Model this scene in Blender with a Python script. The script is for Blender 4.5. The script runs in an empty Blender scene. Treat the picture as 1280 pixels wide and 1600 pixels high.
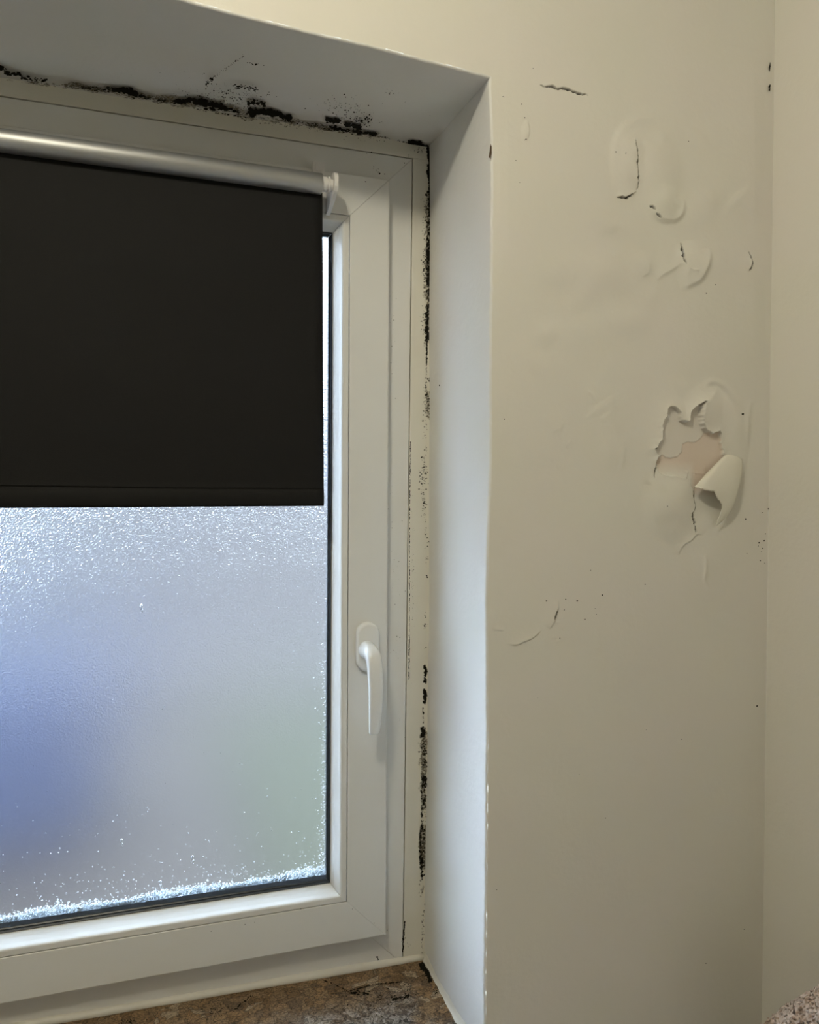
import bpy, bmesh, math, random
import numpy as np
from mathutils import Vector, Matrix

# ------------------------------------------------------------------ camera, world, lights, exposure
SC = bpy.context.scene
COL = SC.collection
F_PX = 1215.9                                    # focal length in pixels of the 1280 x 1600 frame
CAM = Vector((0.0, 0.0, 1.5))
FW = Vector((0.31693009, 0.94831519, -0.01592559))
RT = Vector((0.94844889, -0.31688241, 0.00549996))
UP = Vector((-1.69154670e-04, 1.68477073e-02, 9.99858053e-01))
cd = bpy.data.cameras.new('camera')
cd.sensor_fit = 'VERTICAL'; cd.sensor_height = 36.0; cd.lens = F_PX / 1600 * 36.0
cd.clip_start = 0.02; cd.clip_end = 200
cam = bpy.data.objects.new('camera', cd); COL.objects.link(cam)
m3 = Matrix((RT, UP, -FW)).transposed()
cam.matrix_world = Matrix.Translation(CAM) @ m3.to_4x4()
SC.camera = cam

W = bpy.data.worlds.new('overcast_sky'); SC.world = W; W.use_nodes = True
bg = W.node_tree.nodes['Background']
bg.inputs['Color'].default_value = (0.64, 0.80, 1.0, 1); bg.inputs['Strength'].default_value = 14.0

LAMP_POS = Vector((-0.20, 0.17, 2.375)); LAMP_POWER = 13.6; LAMP_COLOR = (1.0, 0.93, 0.72); LAMP_RADIUS = 0.05

SC.view_settings.view_transform = 'Standard'; SC.view_settings.look = 'None'
SC.view_settings.exposure = 0.0; SC.view_settings.gamma = 1.0
SC.view_settings.use_curve_mapping = False
SC.cycles.use_denoising = True
SC.cycles.max_bounces = 10; SC.cycles.transmission_bounces = 10; SC.cycles.transparent_max_bounces = 12

# ------------------------------------------------------------------ helpers
rnd = random.Random(7)
RNG = np.random.default_rng(11)

def ray(px, py):
    return FW + RT * ((px - 640) / F_PX) - UP * ((py - 800) / F_PX)
def on_plane(px, py, p0, n):
    d = ray(px, py); n = Vector(n)
    return CAM + d * ((Vector(p0) - CAM).dot(n) / d.dot(n))
def at_y(px, py, y):
    return on_plane(px, py, (0, y, 0), (0, 1, 0))

def finish(name, me, mat=None, parent=None, smooth=False):
    o = bpy.data.objects.new(name, me); COL.objects.link(o)
    if mat: me.materials.append(mat)
    if parent: o.parent = parent
    if smooth: me.polygons.foreach_set('use_smooth', [True] * len(me.polygons))
    return o
def from_bm(name, bm, mat=None, parent=None, smooth=False):
    me = bpy.data.meshes.new(name); bm.normal_update(); bm.to_mesh(me); bm.free()
    return finish(name, me, mat, parent, smooth)
def from_data(name, v, f, mat=None, parent=None, smooth=False):
    me = bpy.data.meshes.new(name); me.from_pydata([tuple(p) for p in v], [], f); me.update()
    return finish(name, me, mat, parent, smooth)
def empty(name, loc=(0, 0, 0)):
    o = bpy.data.objects.new(name, None); o.location = loc; COL.objects.link(o); return o
def tag(o, label=None, cat=None, group=None, kind=None):
    if label: o['label'] = label
    if cat: o['category'] = cat
    if group: o['group'] = group
    if kind: o['kind'] = kind
    return o
def keep(o, parent):                             # parent a world-built mesh under an Empty that stands somewhere
    o.parent = parent; o.matrix_parent_inverse = Matrix.Translation(-Vector(parent.location)); return o
def box(bm, a, b):
    x0, y0, z0 = a; x1, y1, z1 = b
    v = [bm.verts.new(p) for p in ((x0,y0,z0),(x1,y0,z0),(x1,y1,z0),(x0,y1,z0),(x0,y0,z1),(x1,y0,z1),(x1,y1,z1),(x0,y1,z1))]
    for q in ((0,3,2,1),(4,5,6,7),(0,1,5,4),(1,2,6,5),(2,3,7,6),(3,0,4,7)): bm.faces.new([v[i] for i in q])
    return v
def box_obj(name, a, b, mat, parent=None, bevel=0.0):
    bm = bmesh.new(); box(bm, a, b)
    if bevel: bmesh.ops.bevel(bm, geom=bm.edges[:], offset=bevel, segments=2, affect='EDGES')
    return from_bm(name, bm, mat, parent)
def tube_rings(bm, rings, close_ends=True, cyclic=True):
    vs = [[bm.verts.new(p) for p in r] for r in rings]; n = len(vs[0])
    for a, b in zip(vs, vs[1:]):
        for i in range(n if cyclic else n - 1):
            j = (i + 1) % n; bm.faces.new((a[i], a[j], b[j], b[i]))
    if close_ends and cyclic:
        bm.faces.new(vs[0][::-1]); bm.faces.new(vs[-1])
    return vs
def cyl(bm, p0, p1, r, n=32, r1=None):
    p0, p1 = Vector(p0), Vector(p1); d = (p1 - p0).normalized()
    u = d.orthogonal().normalized(); w = d.cross(u); r1 = r if r1 is None else r1
    return tube_rings(bm, [[p + (u * math.cos(2*math.pi*i/n) + w * math.sin(2*math.pi*i/n)) * q for i in range(n)] for p, q in ((p0, r), (p1, r1))])
def lathe(bm, p0, axis, prof, n=40):             # prof: (distance along axis, radius)
    p0 = Vector(p0); d = Vector(axis).normalized(); u = d.orthogonal().normalized(); w = d.cross(u)
    return tube_rings(bm, [[p0 + d * t + (u * math.cos(2*math.pi*i/n) + w * math.sin(2*math.pi*i/n)) * r for i in range(n)] for t, r in prof])

def wob(t, seed, scales=((0.35, 1.0), (0.09, 0.45), (0.022, 0.3), (0.007, 0.18))):   # smooth 1-D wobble, about -1..1
    t = np.asarray(t, float); r = np.random.default_rng(seed); out = np.zeros_like(t)
    for L, a in scales:
        for k in range(3):
            out += a / 2.2 * np.sin(t * 2 * math.pi / (L * r.uniform(.7, 1.5)) + r.uniform(0, 6.28))
    return out

# ------------------------------------------------------------------ materials
def mat_new(name):
    m = bpy.data.materials.new(name); m.use_nodes = True; nt = m.node_tree
    return m, nt, nt.nodes['Principled BSDF']
def N(nt, typ, **kw):
    n = nt.nodes.new(typ)
    for k, v in kw.items():
        if k in n.inputs.keys(): n.inputs[k].default_value = v
        else: setattr(n, k, v)
    return n
def simple(name, col, rough=0.5, metal=0.0, noise=0.06, nscale=30.0, bump=0.0, bscale=400.0, spec=0.5):
    m, nt, b = mat_new(name); L = nt.links.new
    tc = N(nt, 'ShaderNodeTexCoord')
    nz = N(nt, 'ShaderNodeTexNoise', Scale=nscale, Detail=4.0); L(tc.outputs['Object'], nz.inputs['Vector'])
    mx = N(nt, 'ShaderNodeMix', data_type='RGBA')
    mx.inputs[6].default_value = (*[c * (1 - noise) for c in col], 1); mx.inputs[7].default_value = (*[min(1, c * (1 + noise)) for c in col], 1)
    L(nz.outputs['Fac'], mx.inputs[0]); L(mx.outputs[2], b.inputs['Base Color'])
    b.inputs['Roughness'].default_value = rough; b.inputs['Metallic'].default_value = metal
    b.inputs['Specular IOR Level'].default_value = spec
    if bump:
        n2 = N(nt, 'ShaderNodeTexNoise', Scale=bscale, Detail=3.0); L(tc.outputs['Object'], n2.inputs['Vector'])
        bp = N(nt, 'ShaderNodeBump', Strength=1.0, Distance=bump); L(n2.outputs['Fac'], bp.inputs['Height']); L(bp.outputs['Normal'], b.inputs['Normal'])
    return m

def wall_paint(name, base=(0.74, 0.715, 0.66), damp=False):
    m, nt, b = mat_new(name); L = nt.links.new
    tc = N(nt, 'ShaderNodeTexCoord')
    big = N(nt, 'ShaderNodeTexNoise', Scale=7.0, Detail=3.0); L(tc.outputs['Object'], big.inputs['Vector'])
    mx = N(nt, 'ShaderNodeMix', data_type='RGBA')
    mx.inputs[6].default_value = (base[0]*.985, base[1]*1.01, base[2]*.965, 1); mx.inputs[7].default_value = (base[0]*1.015, base[1]*.985, base[2]*1.02, 1)
    L(big.outputs['Fac'], mx.inputs[0]); col = mx.outputs[2]
    if damp:
        at = N(nt, 'ShaderNodeAttribute', attribute_name='bare', attribute_type='GEOMETRY')
        sp = N(nt, 'ShaderNodeSeparateColor'); L(at.outputs['Color'], sp.inputs['Color'])
        for k, c in ((0, (0.755, 0.71, 0.65)), (1, (0.75, 0.635, 0.545)), (2, (0.045, 0.038, 0.03))):
            mm = N(nt, 'ShaderNodeMix', data_type='RGBA'); mm.inputs[7].default_value = (*c, 1)
            L(sp.outputs[k], mm.inputs[0]); L(col, mm.inputs[6]); col = mm.outputs[2]
    L(col, b.inputs['Base Color'])
    b.inputs['Roughness'].default_value = 0.62; b.inputs['Specular IOR Level'].default_value = 0.3
    n1 = N(nt, 'ShaderNodeTexNoise', Scale=160.0, Detail=3.0); L(tc.outputs['Object'], n1.inputs['Vector'])
    n2 = N(nt, 'ShaderNodeTexNoise', Scale=28.0, Detail=2.0); L(tc.outputs['Object'], n2.inputs['Vector'])
    ad = N(nt, 'ShaderNodeMath', operation='MULTIPLY_ADD'); ad.inputs[1].default_value = 3.0
    L(n2.outputs['Fac'], ad.inputs[0]); L(n1.outputs['Fac'], ad.inputs[2])
    bp = N(nt, 'ShaderNodeBump', Strength=1.0, Distance=0.00028); L(ad.outputs[0], bp.inputs['Height']); L(bp.outputs['Normal'], b.inputs['Normal'])
    return m

M_WALL = wall_paint('cream_wall_paint', (0.80, 0.775, 0.715))
M_WALLD = wall_paint('damp_wall_paint', (0.80, 0.775, 0.715), damp=True)
M_REVEAL = wall_paint('white_reveal_paint', (0.82, 0.81, 0.79))
M_CEIL = wall_paint('ceiling_paint', (0.84, 0.83, 0.80))
M_FLAP = wall_paint('peeled_paint', (0.83, 0.80, 0.72))
M_UPVC = simple('white_upvc', (0.81, 0.805, 0.775), 0.32, noise=0.015, nscale=12)
M_TRIM = simple('painted_trim', (0.79, 0.765, 0.68), 0.5, noise=0.04, nscale=18, bump=0.0002, bscale=120)
M_GASKET = simple('black_rubber', (0.035, 0.045, 0.06), 0.35, noise=0.2, nscale=200)
M_GASKET2 = simple('blue_grey_rubber', (0.07, 0.095, 0.14), 0.3, noise=0.35, nscale=260)
M_CAULK = simple('white_sealant', (0.72, 0.695, 0.62), 0.4, noise=0.06, nscale=40, bump=0.0006, bscale=90)
M_HANDLE = simple('white_handle_plastic', (0.83, 0.825, 0.80), 0.25, noise=0.01)
M_CLIP = simple('white_clip_plastic', (0.82, 0.80, 0.78), 0.4, noise=0.02)
M_TUBE = simple('satin_silver_tube', (0.46, 0.465, 0.47), 0.48, 0.92, noise=0.03, nscale=300)
M_FAB = simple('charcoal_blackout_fabric', (0.0085, 0.0085, 0.0088), 0.75, noise=0.12, nscale=900, bump=0.00012, bscale=1500, spec=0.25)
M_FLOOR = simple('pale_floor_tile', (0.52, 0.51, 0.49), 0.45, noise=0.1, nscale=8)
M_STEEL = simple('brushed_steel', (0.6, 0.6, 0.6), 0.3, 1.0)

def mould_mat(name, col, alpha_scale=None, lo=0.42, hi=0.62):
    m, nt, b = mat_new(name); L = nt.links.new
    tc = N(nt, 'ShaderNodeTexCoord')
    nz = N(nt, 'ShaderNodeTexNoise', Scale=350.0, Detail=4.0); L(tc.outputs['Object'], nz.inputs['Vector'])
    mx = N(nt, 'ShaderNodeMix', data_type='RGBA'); mx.inputs[6].default_value = (*[c * .6 for c in col], 1); mx.inputs[7].default_value = (*[c * 1.5 for c in col], 1)
    L(nz.outputs['Fac'], mx.inputs[0]); L(mx.outputs[2], b.inputs['Base Color'])
    b.inputs['Roughness'].default_value = 0.9; b.inputs['Specular IOR Level'].default_value = 0.1
    if alpha_scale:
        na = N(nt, 'ShaderNodeTexNoise', Scale=alpha_scale, Detail=6.0, Roughness=0.7); L(tc.outputs['Object'], na.inputs['Vector'])
        mr = N(nt, 'ShaderNodeMapRange'); mr.inputs['From Min'].default_value = lo; mr.inputs['From Max'].default_value = hi
        mr.inputs['To Max'].default_value = 0.8
        L(na.outputs['Fac'], mr.inputs['Value']); L(mr.outputs['Result'], b.inputs['Alpha'])
    return m
M_MOULD = mould_mat('black_mould', (0.012, 0.011, 0.008))
M_SMEAR = mould_mat('brown_mould_film', (0.30, 0.255, 0.18), 300.0, .40, .62)

def stone_mat():
    m, nt, b = mat_new('polished_breccia'); L = nt.links.new
    tc = N(nt, 'ShaderNodeTexCoord')
    wn = N(nt, 'ShaderNodeTexNoise', Scale=22.0, Detail=5.0); L(tc.outputs['Object'], wn.inputs['Vector'])
    va = N(nt, 'ShaderNodeVectorMath', operation='MULTIPLY_ADD'); va.inputs[1].default_value = (0.07, 0.07, 0.07)
    L(wn.outputs['Color'], va.inputs[0]); L(tc.outputs['Object'], va.inputs[2])
    vo = N(nt, 'ShaderNodeTexVoronoi', Scale=60.0); L(va.outputs[0], vo.inputs['Vector'])
    cr = N(nt, 'ShaderNodeValToRGB'); e = cr.color_ramp; e.interpolation = 'CONSTANT'
    e.elements[0].position = 0; e.elements[0].color = (0.19, 0.115, 0.055, 1); e.elements[1].position = .25; e.elements[1].color = (0.27, 0.17, 0.085, 1)
    for p, c in ((.45, (0.16, 0.105, 0.06)), (.6, (0.25, 0.165, 0.09)), (.75, (0.23, 0.15, 0.08)), (.90, (0.36, 0.28, 0.19))):
        k = e.elements.new(p); k.color = (*c, 1)
    sc = N(nt, 'ShaderNodeSeparateColor'); L(vo.outputs['Color'], sc.inputs[0]); L(sc.outputs[0], cr.inputs[0])
    # a greyer, finer region away from the frame
    big = N(nt, 'ShaderNodeTexNoise', Scale=9.0, Detail=3.0); L(tc.outputs['Object'], big.inputs['Vector'])
    sx = N(nt, 'ShaderNodeSeparateXYZ'); L(tc.outputs['Object'], sx.inputs[0])
    g1 = N(nt, 'ShaderNodeMapRange'); g1.inputs['From Min'].default_value = 1.06; g1.inputs['From Max'].default_value = 0.97; L(sx.outputs['Y'], g1.inputs['Value'])
    gm = N(nt, 'ShaderNodeMath', operation='MULTIPLY'); L(g1.outputs[0], gm.inputs[0])
    g2 = N(nt, 'ShaderNodeMapRange'); g2.inputs['From Min'].default_value = .44; g2.inputs['From Max'].default_value = .52; L(big.outputs['Fac'], g2.inputs['Value']); L(g2.outputs[0], gm.inputs[1])
    v2 = N(nt, 'ShaderNodeTexVoronoi', Scale=150.0); L(va.outputs[0], v2.inputs['Vector'])
    s2 = N(nt, 'ShaderNodeSeparateColor'); L(v2.outputs['Color'], s2.inputs[0])
    c2 = N(nt, 'ShaderNodeValToRGB'); e2 = c2.color_ramp; e2.elements[0].color = (0.025, 0.025, 0.027, 1); e2.elements[1].color = (0.36, 0.34, 0.32, 1)
    k = e2.elements.new(.5); k.color = (0.20, 0.175, 0.15, 1); L(s2.outputs[1], c2.inputs[0])
    mx = N(nt, 'ShaderNodeMix', data_type='RGBA'); L(gm.outputs[0], mx.inputs[0]); L(cr.outputs[0], mx.inputs[6]); L(c2.outputs[0], mx.inputs[7])
    # dark veins along chip borders and small pits
    vd = N(nt, 'ShaderNodeTexVoronoi', Scale=60.0, feature='DISTANCE_TO_EDGE'); L(va.outputs[0], vd.inputs['Vector'])
    vr = N(nt, 'ShaderNodeMapRange'); vr.inputs['From Max'].default_value = 0.05; vr.inputs['To Min'].default_value = 0.30; L(vd.outputs['Distance'], vr.inputs['Value'])
    nf = N(nt, 'ShaderNodeTexNoise', Scale=420.0, Detail=5.0); L(tc.outputs['Object'], nf.inputs['Vector'])
    nr = N(nt, 'ShaderNodeMapRange'); nr.inputs['From Min'].default_value = .37; nr.inputs['From Max'].default_value = .62; nr.inputs['To Min'].default_value = .45; nr.inputs['To Max'].default_value = 1.25; L(nf.outputs['Fac'], nr.inputs['Value'])
    mm = N(nt, 'ShaderNodeMath', operation='MULTIPLY'); L(vr.outputs[0], mm.inputs[0]); L(nr.outputs[0], mm.inputs[1])
    sc3 = N(nt, 'ShaderNodeVectorMath', operation='SCALE'); L(mx.outputs[2], sc3.inputs[0]); L(mm.outputs[0], sc3.inputs['Scale'])
    L(sc3.outputs[0], b.inputs['Base Color']); b.inputs['Roughness'].default_value = 0.30; b.inputs['Specular IOR Level'].default_value = 0.25
    bp = N(nt, 'ShaderNodeBump', Strength=.5, Distance=0.0008); L(nf.outputs['Fac'], bp.inputs['Height']); L(bp.outputs['Normal'], b.inputs['Normal'])
    return m
M_STONE = stone_mat()

def glass_mat():
    m, nt, b = mat_new('obscured_wet_glass'); L = nt.links.new
    b.inputs['Base Color'].default_value = (0.96, 0.98, 1.0, 1); b.inputs['Transmission Weight'].default_value = 1.0
    b.inputs['IOR'].default_value = 1.45; b.inputs['Roughness'].default_value = 0.28
    tc = N(nt, 'ShaderNodeTexCoord'); sx = N(nt, 'ShaderNodeSeparateXYZ'); L(tc.outputs['Object'], sx.inputs[0])
    n1 = N(nt, 'ShaderNodeTexNoise', Scale=440.0, Detail=2.0); L(tc.outputs['Object'], n1.inputs['Vector'])
    wet = N(nt, 'ShaderNodeMapRange'); wet.inputs['From Min'].default_value = 1.10; wet.inputs['From Max'].default_value = 1.40
    wet.inputs['To Min'].default_value = 0.12; wet.inputs['To Max'].default_value = 1.0; L(sx.outputs['Z'], wet.inputs['Value'])
    bp = N(nt, 'ShaderNodeBump', Distance=0.00135); L(wet.outputs[0], bp.inputs['Strength']); L(n1.outputs['Fac'], bp.inputs['Height']); L(bp.outputs['Normal'], b.inputs['Normal'])
    return m
M_GLASS = glass_mat()
def clear_glass(name, rough):
    m, nt, b = mat_new(name)
    b.inputs['Transmission Weight'].default_value = 1.0; b.inputs['IOR'].default_value = 1.33; b.inputs['Roughness'].default_value = rough
    nz = N(nt, 'ShaderNodeTexNoise', Scale=90.0); mr = N(nt, 'ShaderNodeMapRange'); mr.inputs['To Min'].default_value = rough * .7; mr.inputs['To Max'].default_value = rough * 1.3 + .01
    nt.links.new(nz.outputs['Fac'], mr.inputs['Value']); nt.links.new(mr.outputs[0], b.inputs['Roughness'])
    return m
M_WATER = clear_glass('water_drops', 0.12)
def mist_mat():
    m, nt, b = mat_new('dense_condensation'); L = nt.links.new
    nt.nodes.remove(b); out = [n_ for n_ in nt.nodes if n_.type == 'OUTPUT_MATERIAL'][0]
    tr = N(nt, 'ShaderNodeBsdfTranslucent', Color=(.86, .9, .93, 1)); gl = N(nt, 'ShaderNodeBsdfGlossy', Roughness=.15)
    nz = N(nt, 'ShaderNodeTexNoise', Scale=900.0); mr = N(nt, 'ShaderNodeMapRange'); mr.inputs['To Max'].default_value = .14
    mx = N(nt, 'ShaderNodeMixShader'); L(nz.outputs['Fac'], mr.inputs['Value']); L(mr.outputs[0], mx.inputs[0])
    L(tr.outputs[0], mx.inputs[1]); L(gl.outputs[0], mx.inputs[2]); L(mx.outputs[0], out.inputs['Surface'])
    return m
M_MIST = mist_mat()

# ------------------------------------------------------------------ dimensions (metres)
YW, YF, YS, YG = 0.870, 1.104, 1.084, 1.110       # wall face, frame face, sash face, glass face
XC = -0.20                                         # middle of the window
X_AR, X_RV, X_CO = 0.3915, 0.3995, 0.8185          # reveal arris, reveal at the frame, room corner
Z_CEIL, Z_SILL = 2.42, 0.8035
ROOM_X0, ROOM_Y0 = -1.75, -1.75
def mir(x): return 2 * XC - x

def z_arris(x):                                    # lower edge of the wall over the opening (slightly out of level)
    x = np.asarray(x, float)
    return np.interp(x, [-1.2, 0.03, 0.18, 0.30, 0.389], [2.040, 2.0289, 2.0204, 2.0145, 2.0105]) + 0.0009 * wob(x, 3)
def x_arris(z):
    z = np.asarray(z, float)
    return np.interp(z, [.7, .862, 1.41, 1.563, 1.92, 2.0], [.3915, .3915, .3905, .3930, .3932, .3890]) + 0.0007 * wob(z, 5)
def z_ar0(x): return np.interp(x, [-1.2, 0.03, 0.389], [2.040, 2.0289, 2.0105])
def x_ar0(z): return np.interp(z, [.7, 1.2, 1.7, 2.0], [.3915, .3914, .3925, .3905])
def z_soff(x): return np.asarray(x, float) * 0 + 2.0292
RAD = 0.0028

# ------------------------------------------------------------------ wall_back: the fine strip right of the window
def pxy_grid(x, z):                                # project wall-plane points into the photograph's frame: only used to look up where a flaw sits on the wall
    d = np.stack([x - CAM.x, np.full_like(x, YW) - CAM.y, z - CAM.z], -1)
    w = d @ np.array(FW)
    return 640 + F_PX * (d @ np.array(RT)) / w, 800 - F_PX * (d @ np.array(UP)) / w

def jag(pts, amp=1.5, step=4, seed=0, closed=False):
    r = random.Random(seed); out = []; n = len(pts)
    for i in range(n if closed else n - 1):
        a, b = pts[i], pts[(i + 1) % n]; L = math.hypot(b[0]-a[0], b[1]-a[1]); k = max(1, int(L / step))
        for j in range(k):
            t = j / k; q = 0 if j == 0 else amp
            out.append((a[0] + (b[0]-a[0])*t + r.uniform(-q, q), a[1] + (b[1]-a[1])*t + r.uniform(-q, q)))
    if not closed: out.append(pts[-1])
    return out
def smooth_pts(pts, n=6):                          # Catmull-Rom through pts
    P = [pts[0]] + list(pts) + [pts[-1]]; out = []
    for i in range(1, len(P) - 2):
        a, b, c, d = [np.array(q, float) for q in P[i-1:i+3]]
        for k in range(n):
            t = k / n
            out.append(tuple(.5 * ((2*b) + (c-a)*t + (2*a-5*b+4*c-d)*t*t + (3*b-a-3*c+d)*t**3)))
    out.append(tuple(pts[-1])); return out
def Q(zx, zy): return (1000 + zx / 5.714, 580 + zy / 5.714)   # from the enlarged view of the peeled patch
def QL(s): return [Q(*p) for p in s]

def poly_dist(PX, PY, pts):
    """distance to a polyline, signed side (+ = left of the direction of travel in image axes) and 0..1 position along it"""
    best = np.full(PX.shape, 1e9); side = np.zeros(PX.shape); tt = np.zeros(PX.shape)
    seg = [math.hypot(b[0]-a[0], b[1]-a[1]) for a, b in zip(pts, pts[1:])]; tot = sum(seg) or 1; acc = 0
    for (a, b), L in zip(zip(pts, pts[1:]), seg):
        if L < 1e-6: continue
        ux, uy = (b[0]-a[0])/L, (b[1]-a[1])/L
        t = np.clip((PX-a[0])*ux + (PY-a[1])*uy, 0, L)
        dx, dy = PX - a[0] - t*ux, PY - a[1] - t*uy; d = np.hypot(dx, dy); k = d < best
        best = np.where(k, d, best); side = np.where(k, np.sign(ux*dy - uy*dx), side); tt = np.where(k, (acc + t)/tot, tt); acc += L
    return best, side, tt
def inside(PX, PY, poly):
    c = np.zeros(PX.shape, bool); n = len(poly)
    for i in range(n):
        x0, y0 = poly[i]; x1, y1 = poly[(i+1) % n]
        if y0 == y1: continue
        k = ((y0 > PY) != (y1 > PY)) & (PX < (x1-x0)*(PY-y0)/(y1-y0) + x0); c ^= k
    return c

NX = 500
zs = np.concatenate([np.arange(0.0, 1.26, 0.012), np.arange(1.26, 2.09, 0.00088), np.arange(2.09, Z_CEIL + .001, 0.011)])
uu = np.linspace(0, 1, NX)
xl = x_arris(np.clip(zs, .5, 2.3)) + RAD
GX = xl[:, None] * (1 - uu)[None] + X_CO * uu[None]; GZ = np.repeat(zs[:, None], NX, 1)
PX, PY = pxy_grid(GX, GZ)
H = np.zeros_like(GX)                              # height off the wall in mm, towards the room
BARE = np.zeros(GX.shape + (3,))

def window_of(pts, pad):
    xs = [p[0] for p in pts]; ys = [p[1] for p in pts]
    k = (PX > min(xs)-pad) & (PX < max(xs)+pad) & (PY > min(ys)-pad) & (PY < max(ys)+pad)
    r = np.where(k.any(1))[0]; c = np.where(k.any(0))[0]
    if len(r) == 0: return None
    return slice(r[0], r[-1]+1), slice(c[0], c[-1]+1)
def dome(cx, cy, rx, ry, h, rot=0, p=1.0):
    s = window_of([(cx, cy)], max(rx, ry) * 1.05)
    if s is None: return
    a = math.radians(rot); dx, dy = PX[s]-cx, PY[s]-cy
    q = ((dx*math.cos(a)+dy*math.sin(a))/rx)**2 + ((-dx*math.sin(a)+dy*math.cos(a))/ry)**2
    H[s] += h * np.clip(1 - q, 0, 1)**(1.0 + p)
def fade(t, e=.25): return np.clip(np.minimum(t, 1-t)/e, 0, 1)**.7
def lip(pts, h, fall, side=1, soft=1.2, e=.25):    # one side of the line stands proud and eases back into the wall
    s = window_of(pts, fall * 3.2)
    if s is None: return
    d, sd, t = poly_dist(PX[s], PY[s], pts); sd = sd * side
    up = np.exp(-(d/fall)**1.5); cut = np.where(sd > 0, 1.0, np.exp(-(d/soft)**2))
    H[s] += h * up * cut * fade(t, e)
def ridge(pts, h, w, e=.3):
    s = window_of(pts, w * 3)
    if s is None: return
    d, sd, t = poly_dist(PX[s], PY[s], pts); H[s] += h * np.exp(-(d/w)**2) * fade(t, e)
CRACKS = []
def crack(pts, w, depth=4.0, amp=.8, seed=1, e=.3, vary=.45):
    CRACKS.append((jag(pts, amp, 3, seed), w, depth, e, vary, seed))
def apply_cracks():
    for pts, w, depth, e, vary, seed in CRACKS:
        s = window_of(pts, 8)
        if s is None: continue
        d, sd, t = poly_dist(PX[s], PY[s], pts)
        ww = w * fade(t, e) * (1 + vary * np.sin(t * 23 + seed) * .6 + vary * np.sin(t * 61 + seed * 2) * .4)
        k = np.clip((ww/2 - d)/.5 + .5, 0, 1) * (ww > .35)
        H[s] = H[s] * (1-k) - depth * k
        BARE[s][..., 2] = np.maximum(BARE[s][..., 2], k * .92)

# plaster waviness
rw = np.random.default_rng(4)
for L, a, k in ((.30, .9, 5), (.12, .35, 7), (.05, .10, 9)):
    for i in range(k):
        an = rw.uniform(0, 6.28); LL = L * rw.uniform(.7, 1.4)
        H += a / k * 2 * np.sin((GX*math.cos(an) + GZ*math.sin(an)) * 6.283/LL + rw.uniform(0, 6.28))
H *= np.clip((PX - 768)/25, .15, 1)
# faint old wrinkles over the whole damp area
for i in range(26):
    cx, cy = rw.uniform(800, 1180), rw.uniform(180, 760)
    dome(cx, cy, rw.uniform(10, 34), rw.uniform(10, 40), rw.uniform(.4, 1.5), rw.uniform(0, 180))
for i in range(16):
    x, y = rw.uniform(820, 1120), rw.uniform(300, 720); an = rw.uniform(0, 6.28); L = rw.uniform(12, 36)
    ridge(smooth_pts([(x, y), (x+L*.5*math.cos(an)+rw.uniform(-5, 5), y+L*.5*math.sin(an)), (x+L*math.cos(an), y+L*math.sin(an))], 5), rw.uniform(.25, .65), rw.uniform(3, 6))
# top-left crack and the small scabs beside the reveal
c1 = [(843,132),(851,136),(862,134.5),(872,139),(884,138),(896,143),(908,146),(922,148.5)]
lip(c1, .6, 7, -1); crack(c1, 2.9, seed=2)
lip(smooth_pts([(823,188),(826,205),(822,220)], 5), .8, 7, 1)
dome(822, 208, 9, 22, .6)
# loose flap round the upright crack
c2 = [(992,217),(994,232),(995.5,245),(994,256),(996,270),(997,285),(995,298)]
dome(980, 255, 30, 72, 4.2); lip(c2, 2.2, 16, 1, .9); crack(c2, 2.0, seed=3, vary=.7)
ridge(smooth_pts([(962,290),(958,250),(966,215),(990,190),(1018,183),(1038,190)], 6), 1.0, 7)
c3 = [(995,298),(989,302),(985,306),(976,309.5),(964,307)]
lip(c3, 2.0, 9, 1, .9); crack(c3[1:], 2.4, seed=4)
c4 = [(1014,322.5),(1019,323.5),(1023,329)]; crack(c4, 2.4, seed=5, amp=.3)
c5 = [(1024,333.5),(1028,337),(1033,341)]; crack(c5, 2.1, seed=6, amp=.3)
dome(1030, 275, 44, 80, 4.2)
arc = smooth_pts([(1016,322),(1026,336),(1040,342),(1055,341),(1064,333),(1067,318),(1064,306)], 6)
dome(1040, 316, 32, 30, 4.0); lip(arc, 3.4, 15, -1, 6.0, .35)
# flap with the short crack and the curved edge under it
c6 = [(1064,379),(1066,388),(1067.5,397),(1067,405),(1071,414)]
lip(c6, 1.2, 9, 1); crack(c6, 3.4, seed=7)
dome(1080, 410, 34, 38, 4.0)
lip(smooth_pts([(1106,388),(1107,400),(1101,420),(1092,436),(1078,444),(1063,448)], 6), 3.8, 16, 1, 5.5, .35)
lip(smooth_pts([(1064,408),(1050,420),(1036,428),(1026,436)], 6), 2.4, 14, 1, 5.0, .4)
lip(smooth_pts([(1072,416),(1080,422),(1090,423)], 6), 1.2, 6, 1, 1.4)
dome(1004, 415, 26, 28, 2.4); lip(smooth_pts([(1014,410),(1014,425),(1002,432)], 5), .8, 8, 1, 2)
dome(940, 425, 60, 48, 2.4); dome(868, 425, 42, 34, 1.8); dome(1095, 330, 34, 40, 1.6); dome(905, 520, 50, 40, 1.4); dome(985, 500, 45, 32, 1.5)
c7 = [(1170,393),(1173,402),(1176.5,411),(1174,418),(1169,425)]
lip(c7, 1.6, 8, 1); crack(c7, 2.1, seed=8, vary=.6)
ridge(smooth_pts([(925,605),(940,590),(956,570),(975,562)], 5), .5, 6); ridge(smooth_pts([(930,650),(955,660),(966,690),(975,735)], 5), .5, 6)
ridge(smooth_pts([(880,632),(876,665),(880,690)], 5), .35, 3); ridge(smooth_pts([(975,690),(972,720),(966,745)], 5), .6, 4)
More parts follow.
